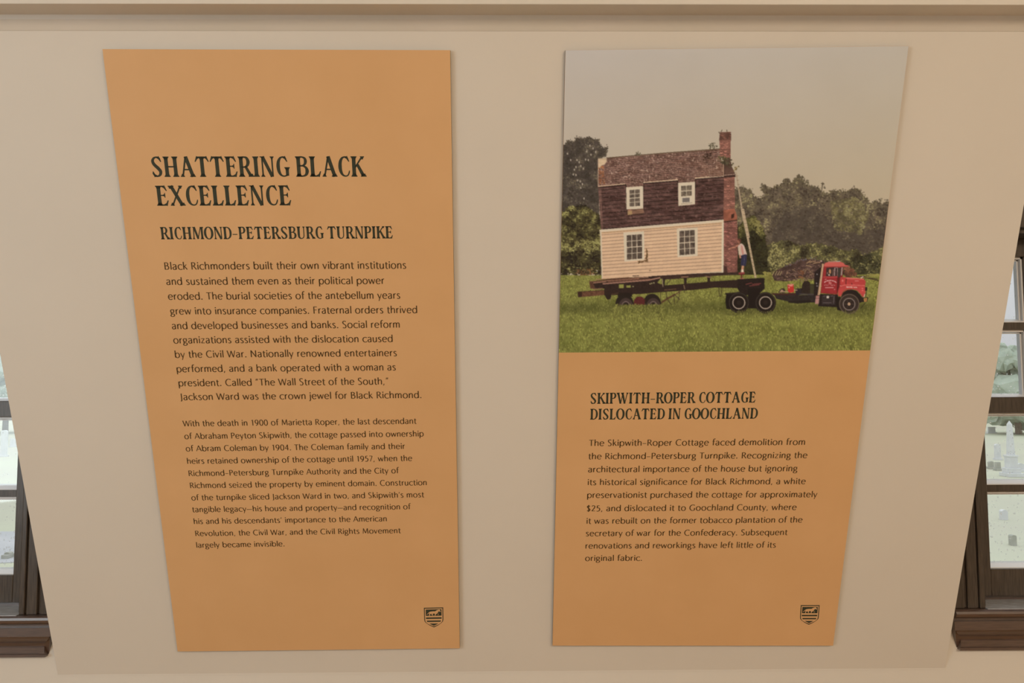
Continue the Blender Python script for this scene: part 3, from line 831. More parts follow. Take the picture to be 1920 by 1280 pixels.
def E(cx, cy, rx, ry, c, id_=None, rin=0.0, tex=None, amp=0):
    i0, i1 = max(0, int((cx - rx - PX0) * SS) - 1), min(HW, int((cx + rx - PX0) * SS) + 2)
    j0, j1 = max(0, int((cy - ry - PY0) * SS) - 1), min(HH, int((cy + ry - PY0) * SS) + 2)
    if i1 <= i0 or j1 <= j0: return
    q = ((gx[j0:j1, i0:i1] - cx) / rx) ** 2 + ((gy[j0:j1, i0:i1] - cy) / ry) ** 2
    m_ = (q <= 1) & (q >= rin * rin)
    c = np.array(c, float)
    COL[j0:j1, i0:i1][m_] = c
    if id_ is not None: ID[j0:j1, i0:i1][m_] = id_


def dabs(pts, n, cols, rmin, rmax, id_, seed, top=None, jitter=14, ragged=0.0):
    """n leaf dabs inside a polygon; cols: dark..light; lighter towards the top of each clump"""
    r = np.random.RandomState(seed)
    xs = [p[0] for p in pts]; ys = [p[1] for p in pts]
    got = inside(pts)
    if got is None: return
    sl, m_ = got
    jj, ii = np.nonzero(m_)
    if len(jj) == 0: return
    k = r.randint(0, len(jj), n)
    cl = np.array(cols, float)
    clump = noise(14, 3, seed + 1)
    for a_ in k:
        x = PX0 + (sl[1].start + ii[a_] + .5) / SS + r.normal() * ragged; y = PY0 + (sl[0].start + jj[a_] + .5) / SS + r.normal() * ragged
        j_, i_ = min(HH - 1, max(0, int((y - PY0) * SS))), min(HW - 1, max(0, int((x - PX0) * SS)))
        t_ = np.clip((clump[j_, i_] - .5) * 2.4 + .45 + r.normal() * .22, 0, .999) * (len(cl) - 1)
        b_ = int(t_); c = cl[b_] * (1 - (t_ - b_)) + cl[min(b_ + 1, len(cl) - 1)] * (t_ - b_) + r.normal() * jitter * .35
        q = r.uniform(rmin, rmax)
        E(x, y, q * r.uniform(.7, 1.4), q * r.uniform(.6, 1.1), c, id_)


def rag(pts, n, cols, id_, seed, reach=4.0, rmax=1.5):
    """leaf dabs scattered just outside an outline"""
    r = np.random.RandomState(seed); c_ = np.array(cols, float)
    for _ in range(n):
        k = r.randint(len(pts) - 1); t_ = r.rand()
        x = pts[k][0] * (1 - t_) + pts[k + 1][0] * t_; y = pts[k][1] * (1 - t_) + pts[k + 1][1] * t_
        q = abs(r.normal()) * reach * .5
        E(x + r.normal() * 1.5, y - q + 1, r.uniform(.5, rmax), r.uniform(.5, rmax), c_[r.randint(len(c_))], id_)


# sky
n1 = noise(90, 3, 3)
tv = np.clip((gy - 90) / 280, 0, 1)[..., None]; th = np.clip((gx - 1060) / 640, 0, 1)[..., None]
COL[:] = (np.array([183, 170, 152]) * (1 - tv) + np.array([184, 165, 135]) * tv) + th * np.array([-1, -1, -5]) + (n1[..., None] - .5) * 5

# tree belt
fine = noise(2.2, 2, 11); mid = noise(9, 4, 12); big = noise(40, 3, 13)
farR = [(1374, 352), (1384, 356), (1392, 352), (1400, 358), (1408, 357), (1416, 372), (1428, 372), (1436, 366), (1428, 356), (1434, 346), (1442, 356), (1454, 350), (1462, 350), (1470, 340), (1477, 336), (1486, 346), (1492, 336), (1498, 329), (1503, 336), (1510, 348), (1521, 350), (1532, 352), (1540, 360),
        (1550, 366), (1562, 358), (1576, 360), (1590, 360), (1600, 354), (1612, 356), (1618, 366), (1626, 376), (1634, 384), (1644, 376), (1652, 384), (1662, 377), (1690, 380), (1690, 520), (1374, 520)]
P(farR, (96, 83, 64), TREES, mid, .28)
dabs(farR, 6500, [(68, 57, 45), (92, 79, 59), (116, 103, 71), (148, 135, 90)], .8, 1.9, TREES, 21, ragged=2.0)
rag(farR[:33], 620, [(72, 61, 48), (94, 82, 58), (116, 104, 72)], TREES, 61, 4.5)
P([(1470, 400), (1530, 385), (1560, 420), (1640, 430), (1690, 440), (1690, 480), (1440, 480), (1450, 430)], (78, 67, 54), TREES, mid, .22)
dabs([(1460, 395), (1530, 375), (1570, 410), (1640, 410), (1690, 440), (1690, 485), (1440, 490), (1440, 430)], 1700, [(68, 58, 47), (84, 72, 58), (102, 89, 67)], .9, 2.2, TREES, 22)
dabs([(1556, 378), (1605, 368), (1630, 400), (1615, 440), (1565, 430)], 900, [(84, 75, 50), (112, 102, 62), (138, 128, 82)], .9, 2.0, TREES, 23)
for (a_, b_, c_, d_) in ((1500, 350, 1498, 330), (1497, 346, 1505, 332), (1474, 350, 1472, 335), (1434, 356, 1430, 346), (1540, 360, 1543, 344), (1508, 350, 1512, 338), (1650, 390, 1650, 374)): 
    Lw([(a_, b_), (c_, d_)], 1.6, (92, 80, 60), TREES)
    dabs([(c_ - 4, d_ - 2), (c_ + 4, d_ - 2), (c_ + 4, d_ + 10), (c_ - 4, d_ + 10)], 14, [(80, 70, 52), (98, 88, 62)], .7, 1.4, TREES, int(a_))
bushes = [(1418, 470), (1440, 458), (1462, 452), (1480, 450), (1500, 462), (1520, 456), (1545, 458), (1570, 466), (1590, 470), (1606, 468), (1620, 480), (1640, 470), (1660, 462), (1690, 460), (1690, 522), (1418, 525)]
P(bushes, (76, 70, 44), TREES, mid, .3)
dabs(bushes, 3600, [(44, 38, 26), (74, 68, 40), (108, 102, 54), (152, 142, 82)], .7, 1.8, TREES, 24, ragged=1.5)
dabs([(1600, 485), (1635, 475), (1650, 470), (1650, 522), (1600, 522)], 500, [(44, 42, 28), (62, 60, 36), (84, 80, 46)], .8, 2.0, TREES, 25)
# left edge: dark conifer above, sunlit shrub below
conL = [(1040, 268), (1060, 272), (1066, 264), (1076, 268), (1084, 258), (1096, 262), (1104, 257), (1112, 264), (1120, 262), (1127, 274), (1126, 280), (1138, 277), (1135, 290), (1130, 294), (1122, 296), (1124, 440), (1040, 440)]
P(conL, (70, 60, 51), TREESL, mid, .25)
dabs(conL, 2700, [(58, 50, 41), (80, 70, 56), (112, 99, 76)], .7, 1.7, TREESL, 26, ragged=1.9)
rag(conL[1:15], 360, [(58, 50, 42), (76, 66, 52), (92, 80, 60)], TREESL, 62, 4.0, 1.3)
for x, y in ((1098, 299), (1103, 300), (1089, 311), (1075, 327), (1089, 352), (1070, 300), (1064, 288), (1082, 300), (1086, 304), (1080, 313), (1077, 318), (1094, 316), (1083, 338), (1088, 340), (1092, 345), (1080, 328), (1095, 372), (1108, 290), (1117, 285), (1112, 278), (1100, 284), (1106, 273)):
    E(x, y, 1.3, 1.8, (168, 152, 128), TREESL)
shrub = [(1040, 398), (1058, 396), (1066, 388), (1082, 386), (1094, 385), (1104, 388), (1112, 396), (1124, 402), (1130, 440), (1130, 512), (1040, 512)]
P(shrub, (68, 60, 34), TREESL, mid, .35)
dabs(shrub, 2900, [(36, 30, 20), (66, 57, 32), (104, 96, 48), (152, 144, 78)], .7, 1.8, TREESL, 27, ragged=1.2)
dabs([(1040, 470), (1128, 470), (1128, 516), (1040, 516)], 900, [(36, 30, 22), (52, 44, 28), (76, 70, 38)], .8, 2.0, TREESL, 28)
# dark evergreen behind the ladder
ever = [(1376, 430), (1390, 420), (1402, 408), (1414, 405), (1426, 420), (1434, 440), (1438, 470), (1440, 505), (1436, 526), (1376, 526)]
P(ever, (52, 48, 28), TREES, mid, .3)
dabs(ever, 1500, [(32, 29, 18), (46, 43, 24), (62, 58, 30)], .8, 2.0, TREES, 29, ragged=1.0)
dabs([(1384, 424), (1402, 408), (1414, 404), (1428, 420), (1434, 440), (1428, 448), (1414, 430), (1400, 436), (1388, 446)], 420, [(70, 66, 34), (102, 96, 46), (134, 124, 66)], .8, 1.8, TREES, 30)

# meadow
gtop = 515 + 3 * (big - .5)
gm = gy > gtop
gcol = np.array([119, 119, 49])[None, None] + (mid[..., None] - .5) * np.array([46, 44, 26]) + (big[..., None] - .5) * np.array([16, 12, 10])
far_t = np.clip((545 - gy) / 30, 0, 1)[..., None]
gcol = gcol * (1 - far_t * .25) + np.array([142, 138, 62]) * far_t * .25
shade = np.exp(-((gy - 577) / 12) ** 2) * ((gx > 1050) & (gx < 1640)) * (.55 + .45 * noise(16, 2, 31, 3, 1))
shade *= np.where(gx < 1350, .8, .95)
gcol = gcol * (1 - .36 * np.clip(shade, 0, 1)[..., None])
gcol = gcol * (1 - .10 * np.clip((gy - 620) / 45, 0, 1)[..., None] * noise(30, 2, 33)[..., None])
COL[gm] = gcol[gm]; ID[gm] = GRASS
for k in range(17000):
    x = rs.uniform(1036, 1690); y = rs.uniform(517, 668)
    if rs.rand() < .25: y = rs.uniform(517, 560)
    h_ = rs.uniform(1.2, 3.4) * (0.7 + (y - 515) / 190); sh = shade[min(HH - 1, int((y - PY0) * SS)), min(HW - 1, int((x - PX0) * SS))]
    t_ = rs.rand(); c = (np.array([72, 70, 28]) * (1 - t_) + np.array([184, 180, 80]) * t_) * (1 - .34 * sh)
    Lw([(x, y), (x + rs.uniform(-.9, .9), y - h_)], .85, c, None)
dabs([(1082, 505), (1112, 502), (1118, 514), (1078, 516)], 60, [(110, 72, 42), (132, 92, 52)], .7, 1.5, GRASS, 34)
E(1119.5, 507.5, .8, 1.6, (190, 178, 160), GRASS)
dabs([(1430, 508), (1448, 512), (1470, 522), (1440, 530), (1436, 520)], 160, [(112, 106, 46), (146, 136, 62)], .8, 1.8, GRASS, 37, ragged=1.5)
P([(1625, 514), (1648, 513), (1648, 518), (1625, 519)], (146, 138, 64), GRASS, mid, .15)
for a_ in (((1612, 518), (1648, 526)), ((1605, 519), (1630, 517)), ((1628, 521), (1646, 523))): Lw(a_, 1.5, (66, 50, 36), GRASS)
# brush pile
brush = [(1448, 516), (1456, 506), (1470, 500), (1490, 494), (1500, 488), (1520, 486), (1536, 488), (1548, 500), (1548, 522), (1520, 522), (1505, 520), (1490, 526), (1470, 527), (1452, 526)]
P(brush, (70, 50, 43), BRUSH, mid, .4)
rag([(1470, 500), (1490, 494), (1500, 488), (1520, 486), (1536, 488)], 110, [(80, 58, 50), (112, 84, 72), (96, 90, 98)], BRUSH, 63, 5, 1.1)
for k in range(700):
    got = (rs.uniform(1450, 1546), rs.uniform(489, 526))
    a_ = rs.normal() * .5; l_ = rs.uniform(2, 8); t_ = rs.rand()
    if got[1] < 516 - (got[0] - 1448) * .36 + 0: continue
    c = np.array([44, 31, 29]) * (1 - t_) + np.array([136, 102, 86]) * t_
    if rs.rand() < .08: c = np.array([168, 134, 92])
    Lw([got, (got[0] + l_ * math.cos(a_), got[1] + l_ * math.sin(a_))], .8, c, BRUSH)
for a_ in (((1513, 492), (1530, 489)), ((1511, 497), (1522, 500)), ((1512, 494), (1520, 488)), ((1524, 494), (1538, 491))): Lw(a_, 1.2, (172, 136, 92), BRUSH)
dabs([(1496, 508), (1507, 506), (1506, 522), (1496, 520)], 40, [(110, 68, 44), (150, 96, 56)], .7, 1.5, BRUSH, 35)
for x in (1448, 1453, 1458, 1462): Lw([(x, 516), (x + 4, 508)], 1.3, (164, 140, 92), BRUSH)
dabs([(1582, 503), (1592, 498), (1604, 508), (1606, 518), (1584, 520)], 190, [(74, 46, 36), (112, 66, 46), (140, 84, 58)], .7, 1.6, BRUSH, 36)

# the cottage
rt1 = noise(2.4, 2, 41, 3.0, .8); rt2 = noise(7, 3, 42, 2.4, 1)
ul, ur = (1121, 297.5), (1352, 278.5)
upper = [ul, (1137, 296), ur, (1352, 300), (1358, 303), (1357, 330), (1303, 334), (1303, 342), (1271, 344), (1271, 337), (1206, 342), (1206, 350), (1174, 352), (1173, 345), (1121, 349)]
P(upper, (124, 87, 72), COTTAGE, rt1, .30)
g_ = np.clip((gx - 1290) / 60, 0, 1) * np.clip((gy - 288) / 30, 0, 1)
r_ = inside(upper); sl, m_ = r_; q = COL[sl]; q[m_] = q[m_] * (1 - .45 * g_[sl][m_][:, None]) + np.array([158, 116, 88]) * .45 * g_[sl][m_][:, None]; q[m_] += (rt2[sl][m_][:, None] - .5) * 36
for k in range(19):
    t_ = k / 18.0
    Lw([(1122, 299.5 + t_ * 49), (1357, 280.5 + t_ * 48.5)], .8, (76, 48, 40), None) if k % 1 == 0 and False else None
r_ = inside(upper); sl, m_ = r_
row = (gy - (297.5 - (gx - 1121) * 19 / 231.)) / 3.5
ln = (np.abs((row % 1) - .5) > .30)[sl] & m_
COL[sl][ln] *= .60
ln = (np.abs((row % 1) - .12) < .14)[sl] & m_ & (fine[sl] > .52)
COL[sl][ln] = COL[sl][ln] * .42 + np.array([200, 160, 128]) * .58
sp_ = m_ & (noise(2.0, 1, 43)[sl] > .84); COL[sl][sp_] = COL[sl][sp_] * .3 + np.array([206, 172, 142]) * .7
P([(1121, 297.5), (1137, 296), (1138, 302), (1134, 308), (1128, 310), (1124, 316), (1121.5, 320)], (196, 166, 126), COTTAGE, rt2, .12)
dabs([(1123, 314), (1131, 310), (1134, 330), (1134, 345), (1124, 345)], 70, [(120, 70, 44), (176, 108, 62)], .7, 1.4, COTTAGE, 44)
Lw([(1137, 296.2), (1240, 287.5), (1352, 279)], 2.0, (92, 72, 50), COTTAGE)
Lw([(1121.4, 299), (1121.4, 348)], 1, (186, 150, 116), COTTAGE)
Lw([(1356.6, 304), (1356.6, 330)], 1.2, (182, 144, 110), COTTAGE)
lower = [(1121.5, 350), (1173, 345), (1174, 392), (1206, 392), (1206, 343), (1271, 338), (1272, 386), (1303, 383), (1303, 335), (1357, 331), (1357, 413), (1127, 431)]
P(lower, (82, 54, 47), COTTAGE, rt1, .34)
r_ = inside(lower); sl, m_ = r_; q = COL[sl]; q[m_] += (rt2[sl][m_][:, None] - .45) * np.array([56, 46, 40])
row = (gy - (350 - (gx - 1121) * 19 / 236.)) / 7.3
ln = (((row % 1) > .80) & (noise(6, 1, 45, 2, 1) > .25))[sl] & m_; COL[sl][ln] *= .52
sp_ = m_ & (noise(2.0, 1, 46)[sl] > .84); COL[sl][sp_] = COL[sl][sp_] * .55 + np.array([176, 136, 114]) * .4
P([(1121.5, 350), (1127, 349.6), (1131, 430), (1127, 431)], (112, 78, 66), COTTAGE, rt1, .3)
for a_ in (((1121, 349.4), (1172, 344.6)), ((1207, 342), (1271, 336.6)), ((1303, 333.6), (1330, 331.4))): Lw(a_, 1.5, (206, 172, 132), COTTAGE)
for a_ in (((1122, 351.6), (1172.5, 346.8)), ((1207, 344.2), (1270, 339.2)), ((1304, 336.4), (1356, 332))): Lw(a_, 2.2, (50, 32, 28), COTTAGE)
P([(1175, 393), (1206, 391), (1208, 399), (1177, 403)], (132, 94, 70), COTTAGE, rt1, .35); P([(1177, 396), (1185, 395), (1185, 402), (1177, 403)], (166, 130, 84), COTTAGE)
Lw([(1173.4, 345), (1176, 402)], 1.6, (48, 32, 26), COTTAGE); Lw([(1206.6, 343), (1207, 360)], 1.4, (56, 36, 30), COTTAGE); Lw([(1270.6, 338), (1271.4, 352)], 1.4, (52, 34, 28), COTTAGE); Lw([(1303.8, 335), (1304.2, 352)], 1.6, (50, 32, 26), COTTAGE)
# clapboard wall
wall = [(1127, 434), (1356.5, 415), (1355, 508.5), (1240, 517), (1129, 523)]
P(wall, (213, 173, 131), COTTAGE, noise(10, 3, 47), .05)
for k in range(1, 14):
    t_ = k / 14.
    Lw([(1128, 434 + t_ * 88), (1356, 415 + t_ * 93.5)], 1.05, (150, 111, 80), COTTAGE)
Lw([(1128, 436.4), (1355, 418)], 1.8, (176, 136, 92), COTTAGE)
P([(1124, 430.5), (1357, 411.5), (1357.5, 416), (1124.5, 435)], (208, 187, 152), COTTAGE)
P([(1125, 434), (1128, 434), (1130.5, 522), (1128, 522.5)], (205, 182, 146), COTTAGE)
P([(1353.4, 417), (1357, 416.5), (1356.4, 511.5), (1353, 511.5)], (210, 190, 156), COTTAGE)


def sashwin(o, g, nx, ny, dark, frame=(207, 187, 153), sill=True):
    """o, g: outer frame and glass corner points (tl, tr, br, bl)"""
    P(o, frame, COTTAGE)
    P(g, dark, COTTAGE, noise(3.5, 2, int(o[0][0])), .35)
    L2 = lambda a_, b_, t_: (a_[0] * (1 - t_) + b_[0] * t_, a_[1] * (1 - t_) + b_[1] * t_)
    for k in range(1, nx): Lw([L2(g[0], g[1], k / nx), L2(g[3], g[2], k / nx)], 1.1, frame, COTTAGE)
    for k in range(1, ny): Lw([L2(g[0], g[3], k / ny), L2(g[1], g[2], k / ny)], 1.5 if k * 2 == ny else 1.0, frame, COTTAGE)


sashwin([(1174, 351.2), (1205, 348.8), (1205.6, 390), (1175, 392.4)], [(1180.3, 356.3), (1199.3, 354.8), (1200, 385.8), (1180.6, 387.2)], 2, 4, (92, 78, 64))
sashwin([(1271.4, 342.8), (1302.8, 340.6), (1303, 382.4), (1272.4, 385)], [(1277, 348.6), (1296.8, 347.2), (1297, 366.6), (1277.2, 368)], 2, 2, (104, 90, 72))
P([(1277.6, 369.8), (1296.2, 368.4), (1296.4, 379.8), (1278, 381)], (206, 188, 156), COTTAGE); P([(1279.4, 371.2), (1293, 370.2), (1293.2, 378.4), (1279.8, 379.4)], (112, 102, 92), COTTAGE); Lw([(1277, 382), (1298, 380)], 1, (150, 130, 104), COTTAGE)
sashwin([(1169, 435.6), (1207.6, 433.6), (1208.2, 487), (1170.8, 490.4)], [(1175, 441), (1203.4, 438.8), (1204.2, 484.4), (1175.6, 486.8)], 3, 4, (84, 70, 58))
sashwin([(1269, 428.4), (1307.8, 426.6), (1307.8, 479.6), (1270.4, 482)], [(1273.8, 433), (1302.4, 430.8), (1303.2, 476), (1274.2, 478.4)], 3, 4, (86, 72, 60))
for a_ in (((1212, 466), (1212.8, 474), (1212.4, 482), (1213, 491)), ((1196, 490), (1201, 491.4), (1206, 489.4), (1212, 487.4)), ((1199, 490), (1197, 494))): Lw(a_, 1.6, (104, 72, 36), COTTAGE)
dabs([(1210, 470), (1215, 470), (1215, 491), (1198, 493), (1198, 489), (1210, 487)], 40, [(86, 58, 30), (126, 92, 48)], .6, 1.2, COTTAGE, 48)
Lw([(1217, 506.8), (1221, 506.4)], 1.2, (120, 88, 56), COTTAGE)
# chimney
brow = lambda y0, y1, xl0, xr0, xl1, xr1, seed: None


def bricks(pts, base=(164, 104, 84), seed=50):
    P(pts, base, COTTAGE, noise(5, 2, seed), .22)
    r = inside(pts)
    if r is None: return
    sl, m_ = r
    ry = gy / 2.95; j = np.floor(ry); rx = gx / 5.2 + (j % 2) * .5
    h = np.abs(np.sin(j * 12.9898 + np.floor(rx) * 78.233) * 43758.5453) % 1
    joint = ((ry % 1) < .40) & (h > .18)
    v = ((rx % 1) < .16)
    a_ = joint[sl] & m_; COL[sl][a_] = COL[sl][a_] * .12 + np.array([62, 38, 30]) * .88
    a_ = v[sl] & m_ & ~joint[sl]; COL[sl][a_] = COL[sl][a_] * .6 + np.array([80, 48, 38]) * .4
    a_ = ~joint[sl] & m_ & (h[sl] > .7); COL[sl][a_] = COL[sl][a_] * .6 + np.array([186, 124, 98]) * .4


bricks([(1350, 247.6), (1370.4, 247), (1371, 263), (1369.8, 265), (1370, 299), (1357, 300), (1349.4, 290), (1349.2, 265), (1348.2, 263)], seed=51)
bricks([(1349.6, 247.6), (1370.6, 247), (1371.2, 262), (1348.4, 263)], (112, 72, 56), 52)
P([(1357, 299), (1370, 299), (1372, 312), (1378, 324), (1378, 330), (1357, 332)], (86, 60, 48), COTTAGE, mid, .3)
dabs([(1354, 292), (1370, 296), (1376, 308), (1370, 314), (1358, 310), (1346, 302)], 90, [(56, 50, 34), (86, 80, 50), (116, 106, 66)], .7, 1.5, COTTAGE, 53)
P([(1357, 328), (1379, 326), (1379, 332), (1357, 333.5)], (62, 40, 34), COTTAGE); Lw([(1357, 328.6), (1378, 326.6)], 1.2, (170, 136, 112), COTTAGE)
bricks([(1357, 333), (1377.4, 332), (1378, 392), (1356.6, 396)], seed=54)
P([(1356.6, 394), (1377, 391), (1382, 404), (1382, 413), (1356.8, 416)], (150, 84, 60), COTTAGE, mid, .3); P([(1371, 402), (1377, 400), (1376, 408), (1371, 410)], (60, 36, 28), COTTAGE)
Lw([(1356.8, 416), (1383, 412.6)], 2.0, (60, 38, 32), COTTAGE)
bricks([(1357, 417), (1382, 414), (1383, 450), (1382.6, 510), (1357, 511)], (156, 94, 80), 55)
P([(1356.6, 497), (1363, 500), (1364, 511), (1356.6, 511)], (72, 44, 38), COTTAGE)
dabs([(1329, 268), (1342, 268), (1346, 278), (1328, 280)], 34, [(78, 72, 52), (104, 96, 68)], .6, 1.2, COTTAGE, 56)
for a_ in (((1333, 277), (1331, 271)), ((1336, 277), (1337.6, 267)), ((1195, 291), (1193, 285)), ((1196, 291), (1196.6, 283.4)), ((1199, 290.6), (1200.4, 286)), ((1352, 247), (1354, 243)), ((1363, 247), (1362.6, 243)), ((1349, 250), (1347.6, 247))): Lw(a_, 1.4, (80, 72, 50), COTTAGE)
dabs([(1191, 287), (1202, 287), (1203, 291), (1190, 292)], 20, [(74, 66, 48), (98, 90, 64)], .6, 1.2, COTTAGE, 57)
dabs([(1318, 290), (1334, 286), (1336, 298), (1318, 300)], 45, [(50, 34, 26), (90, 66, 40), (120, 96, 54)], .7, 1.4, COTTAGE, 58)
dabs([(1344, 294), (1358, 290), (1358, 300), (1344, 300)], 30, [(90, 78, 48), (130, 112, 70)], .7, 1.3, COTTAGE, 59)

# ladder
P([(1379, 322), (1381, 322), (1392.6, 392), (1389.6, 393)], (170, 146, 114), LADDER)
P([(1389, 393), (1395, 391), (1406, 445), (1400.6, 448)], (184, 158, 120), LADDER)
P([(1400, 446), (1404.2, 446), (1418.6, 520.4), (1415, 520.8)], (180, 154, 116), LADDER)
for k in range(24):
    t_ = k / 23.; y = 330 + t_ * 186; x = 1381.6 + t_ * 34
    Lw([(x - 2.2, y), (x + 2.8, y - .4)], .8, (128, 104, 76), None)
for x, y in ((1385, 312), (1380, 318), (1378.6, 314), (1381, 316)): E(x, y, 1.4, 1.4, (96, 78, 40), COTTAGE)
Lw([(1376, 322), (1379, 314), (1383, 313)], 1.2, (150, 124, 66), COTTAGE)

# trailer and timbers
DK, DK2 = (46, 32, 27), (58, 40, 34)
P([(1220, 517.4), (1300, 513), (1384, 509.6), (1384, 514.8), (1340, 517), (1300, 520.5), (1246, 524), (1236, 521)], DK2, TRAILER, fine, .2)
P([(1104.6, 527.5), (1150, 522), (1237, 517), (1238, 523), (1232, 530), (1245, 534), (1245, 540), (1133, 546), (1133, 541), (1108, 541)], DK, TRAILER, fine, .25)
for a_, w_, c in ((((1105, 528), (1136, 525.4)), 1.6, (118, 76, 54)), (((1117, 523.8), (1180, 519.6)), 1.3, (160, 114, 78)), (((1136, 526.4), (1198, 521.8)), 2.0, (152, 104, 76)), (((1108, 530.6), (1136, 527.6)), 2.2, (150, 106, 78)),
                  (((1130, 532), (1216, 525), (1238, 520.4)), 2.4, (158, 112, 88)), (((1140, 528.6), (1220, 522.6)), 1.6, (112, 72, 54)), (((1150, 524.4), (1214, 519)), 1.4, (96, 60, 44)), (((1186, 517.4), (1198, 516.8)), 1.4, (64, 42, 32)), (((1198, 520.6), (1216, 519.4)), 1.6, (150, 108, 82))): Lw(a_, w_, c, TRAILER)
P([(1105, 529), (1112, 529), (1116, 541), (1107, 541)], (92, 58, 42), TRAILER, fine, .25); Lw([(1112, 542), (1130, 540.6)], 2, (120, 88, 60), TRAILER)
for x0, y0, x1, y1 in ((1160.5, 532.6, 1169.5, 540.4), (1174.6, 534.6, 1182.4, 539)): P([(x0, y0 + .6), (x1, y0), (x1, y1), (x0, y1)], (136, 134, 58), GRASS)
for x, y in ((1187, 537), (1222, 531), (1226, 530.2), (1219, 532)): E(x, y, 1.6, 1.1, (150, 140, 90), TRAILER)
P([(1133, 542), (1245, 535), (1340, 527), (1384, 524), (1430, 520.4), (1434, 522), (1432, 540), (1384, 540), (1340, 539), (1300, 543.5), (1245, 547), (1200, 551), (1133, 554)], DK, TRAILER, fine, .16)
Lw([(1245, 543.6), (1268, 541.6)], 1.2, (112, 80, 52), TRAILER)
P([(1083, 547), (1133, 543.5), (1133, 553), (1085, 557)], (98, 62, 42), TRAILER, fine, .25); P([(1082.4, 546.4), (1091, 546), (1091, 556.6), (1084, 557)], (58, 36, 28), TRAILER)
Lw([(1092, 546.6), (1133, 543.8)], 1.2, (66, 42, 32), TRAILER); P([(1134, 552), (1146, 551), (1146, 560), (1139, 562), (1136, 558)], (40, 30, 24), TRAILER); Lw([(1146, 552), (1160, 549)], 2.4, (70, 48, 34), TRAILER)
Lw([(1146, 557), (1143, 566)], .9, (140, 126, 84), TRAILER)
# trailer wheels sunk in the grass
for cx in (1171, 1222.5):
    E(cx, 572, 17.5, 21.5, (36, 29, 24), TRAILER); E(cx + 2.4, 577, 14, 18.5, (66, 50, 44), TRAILER, .72); E(cx + 2.4, 579, 9.8, 15, (112, 90, 80), TRAILER, .84); E(cx + 2.4, 579, 7.4, 12, (40, 30, 26), TRAILER)
P([(1160, 548), (1184, 549), (1190, 556), (1158, 556)], (34, 27, 22), TRAILER)
P([(1189, 562), (1194, 556), (1204, 556), (1210, 562), (1208, 572), (1188, 572)], (86, 34, 32), TRAILER, fine, .2)
for x in (1189, 1204.6): E(x + .5, 553.6, 4.4, 2.6, (134, 130, 58), GRASS)
gm2 = (gy > 571.2 + 1.6 * (fine - .5) * 2) & (gx > 1150) & (gx < 1244) & (ID == TRAILER)
COL[gm2] = gcol[gm2] * 1.02; ID[gm2] = GRASS
for k in range(900):
    x = rs.uniform(1150, 1244); y = rs.uniform(571, 602); t_ = rs.rand()
    Lw([(x, y), (x + rs.uniform(-.8, .8), y - rs.uniform(1.6, 4.0))], .8, np.array([70, 68, 30]) * (1 - t_) + np.array([160, 156, 68]) * t_, GRASS)
Lw([(1240, 567), (1252, 559.4), (1266, 551.6)], 3.2, (86, 54, 36), TRAILER); Lw([(1266, 552), (1278, 544)], 2.2, (96, 70, 46), TRAILER)
for a_ in (((1238.4, 548), (1238.4, 562)), ((1249, 546), (1250.6, 560)), ((1264, 551), (1264.4, 570)), ((1266, 553), (1275, 562)), ((1274, 546), (1273, 560), (1269, 568)), ((1252, 562), (1258, 570)), ((1283, 539), (1283, 549)), ((1250, 533), (1258, 523)), ((1347.6, 538), (1349, 555), (1352, 555.6), (1353.4, 538.4)), ((1245, 523), (1245, 535))):
    Lw(a_, 1.1, (58, 44, 34), TRAILER)
for x, y0, y1 in ((1244, 521, 535), (1285, 519, 532), (1329, 517, 529)): P([(x - 3, y0), (x + 3, y0), (x + 2.4, y1), (x - 2.4, y1)], (44, 32, 26), TRAILER)
Lw([(1277, 519.4), (1291, 518.6)], 2, (140, 100, 76), TRAILER); Lw([(1323, 518), (1334, 520)], 2.4, (130, 98, 70), TRAILER); Lw([(1282, 534), (1284, 542)], 2, (120, 96, 66), TRAILER); Lw([(1242, 522), (1243, 538)], 1.2, (160, 136, 104), TRAILER)

# tractor truck
P([(1383, 523), (1432, 520.6), (1434, 541), (1428, 546), (1422, 553), (1390, 553), (1383, 541)], (36, 27, 24), TRUCK, fine, .25)
for a_ in (((1398, 533), (1410, 530)), ((1410, 533), (1427, 531)), ((1405, 536), (1424, 533.4))): Lw(a_, 1.5, (120, 56, 50), TRUCK)
P([(1402, 540), (1425, 540), (1424, 578), (1403, 578)], (28, 22, 20), TRUCK)
P([(1450, 550.6), (1500, 553.4), (1530, 552), (1530, 567), (1482, 566), (1456, 560)], (44, 37, 34), TRUCK, fine, .2)
P([(1446, 549.6), (1500, 549), (1500, 553), (1450, 553)], (64, 36, 32), TRUCK)
P([(1478, 564), (1520, 562), (1520, 567), (1495, 569), (1478, 567)], (34, 28, 25), TRUCK)
E(1385.3, 567, 19.5, 20, (30, 24, 21), TRUCK); P([(1361, 552), (1372, 550), (1374, 580), (1362, 579), (1360, 566)], (26, 21, 19), TRUCK); P([(1359, 549.4), (1384, 547.4), (1384, 551.5), (1361, 552)], (36, 28, 25), TRUCK)
E(1435.3, 567.6, 19.8, 20.2, (30, 24, 21), TRUCK)
for cx in (1385.3, 1435.3):
    E(cx, 567.3, 18.4, 18.8, (60, 50, 44), TRUCK, .93); E(cx, 567.3, 12.0, 12.0, (186, 164, 140), TRUCK, .87); E(cx, 567.3, 10.4, 10.4, (30, 23, 20), TRUCK); E(cx, 567.3, 4, 4, (42, 32, 28), TRUCK)
P([(1502, 548), (1504, 533), (1508, 527), (1514, 526), (1519, 530), (1520, 551), (1502, 551)], (44, 34, 28), TRUCK, fine, .25)
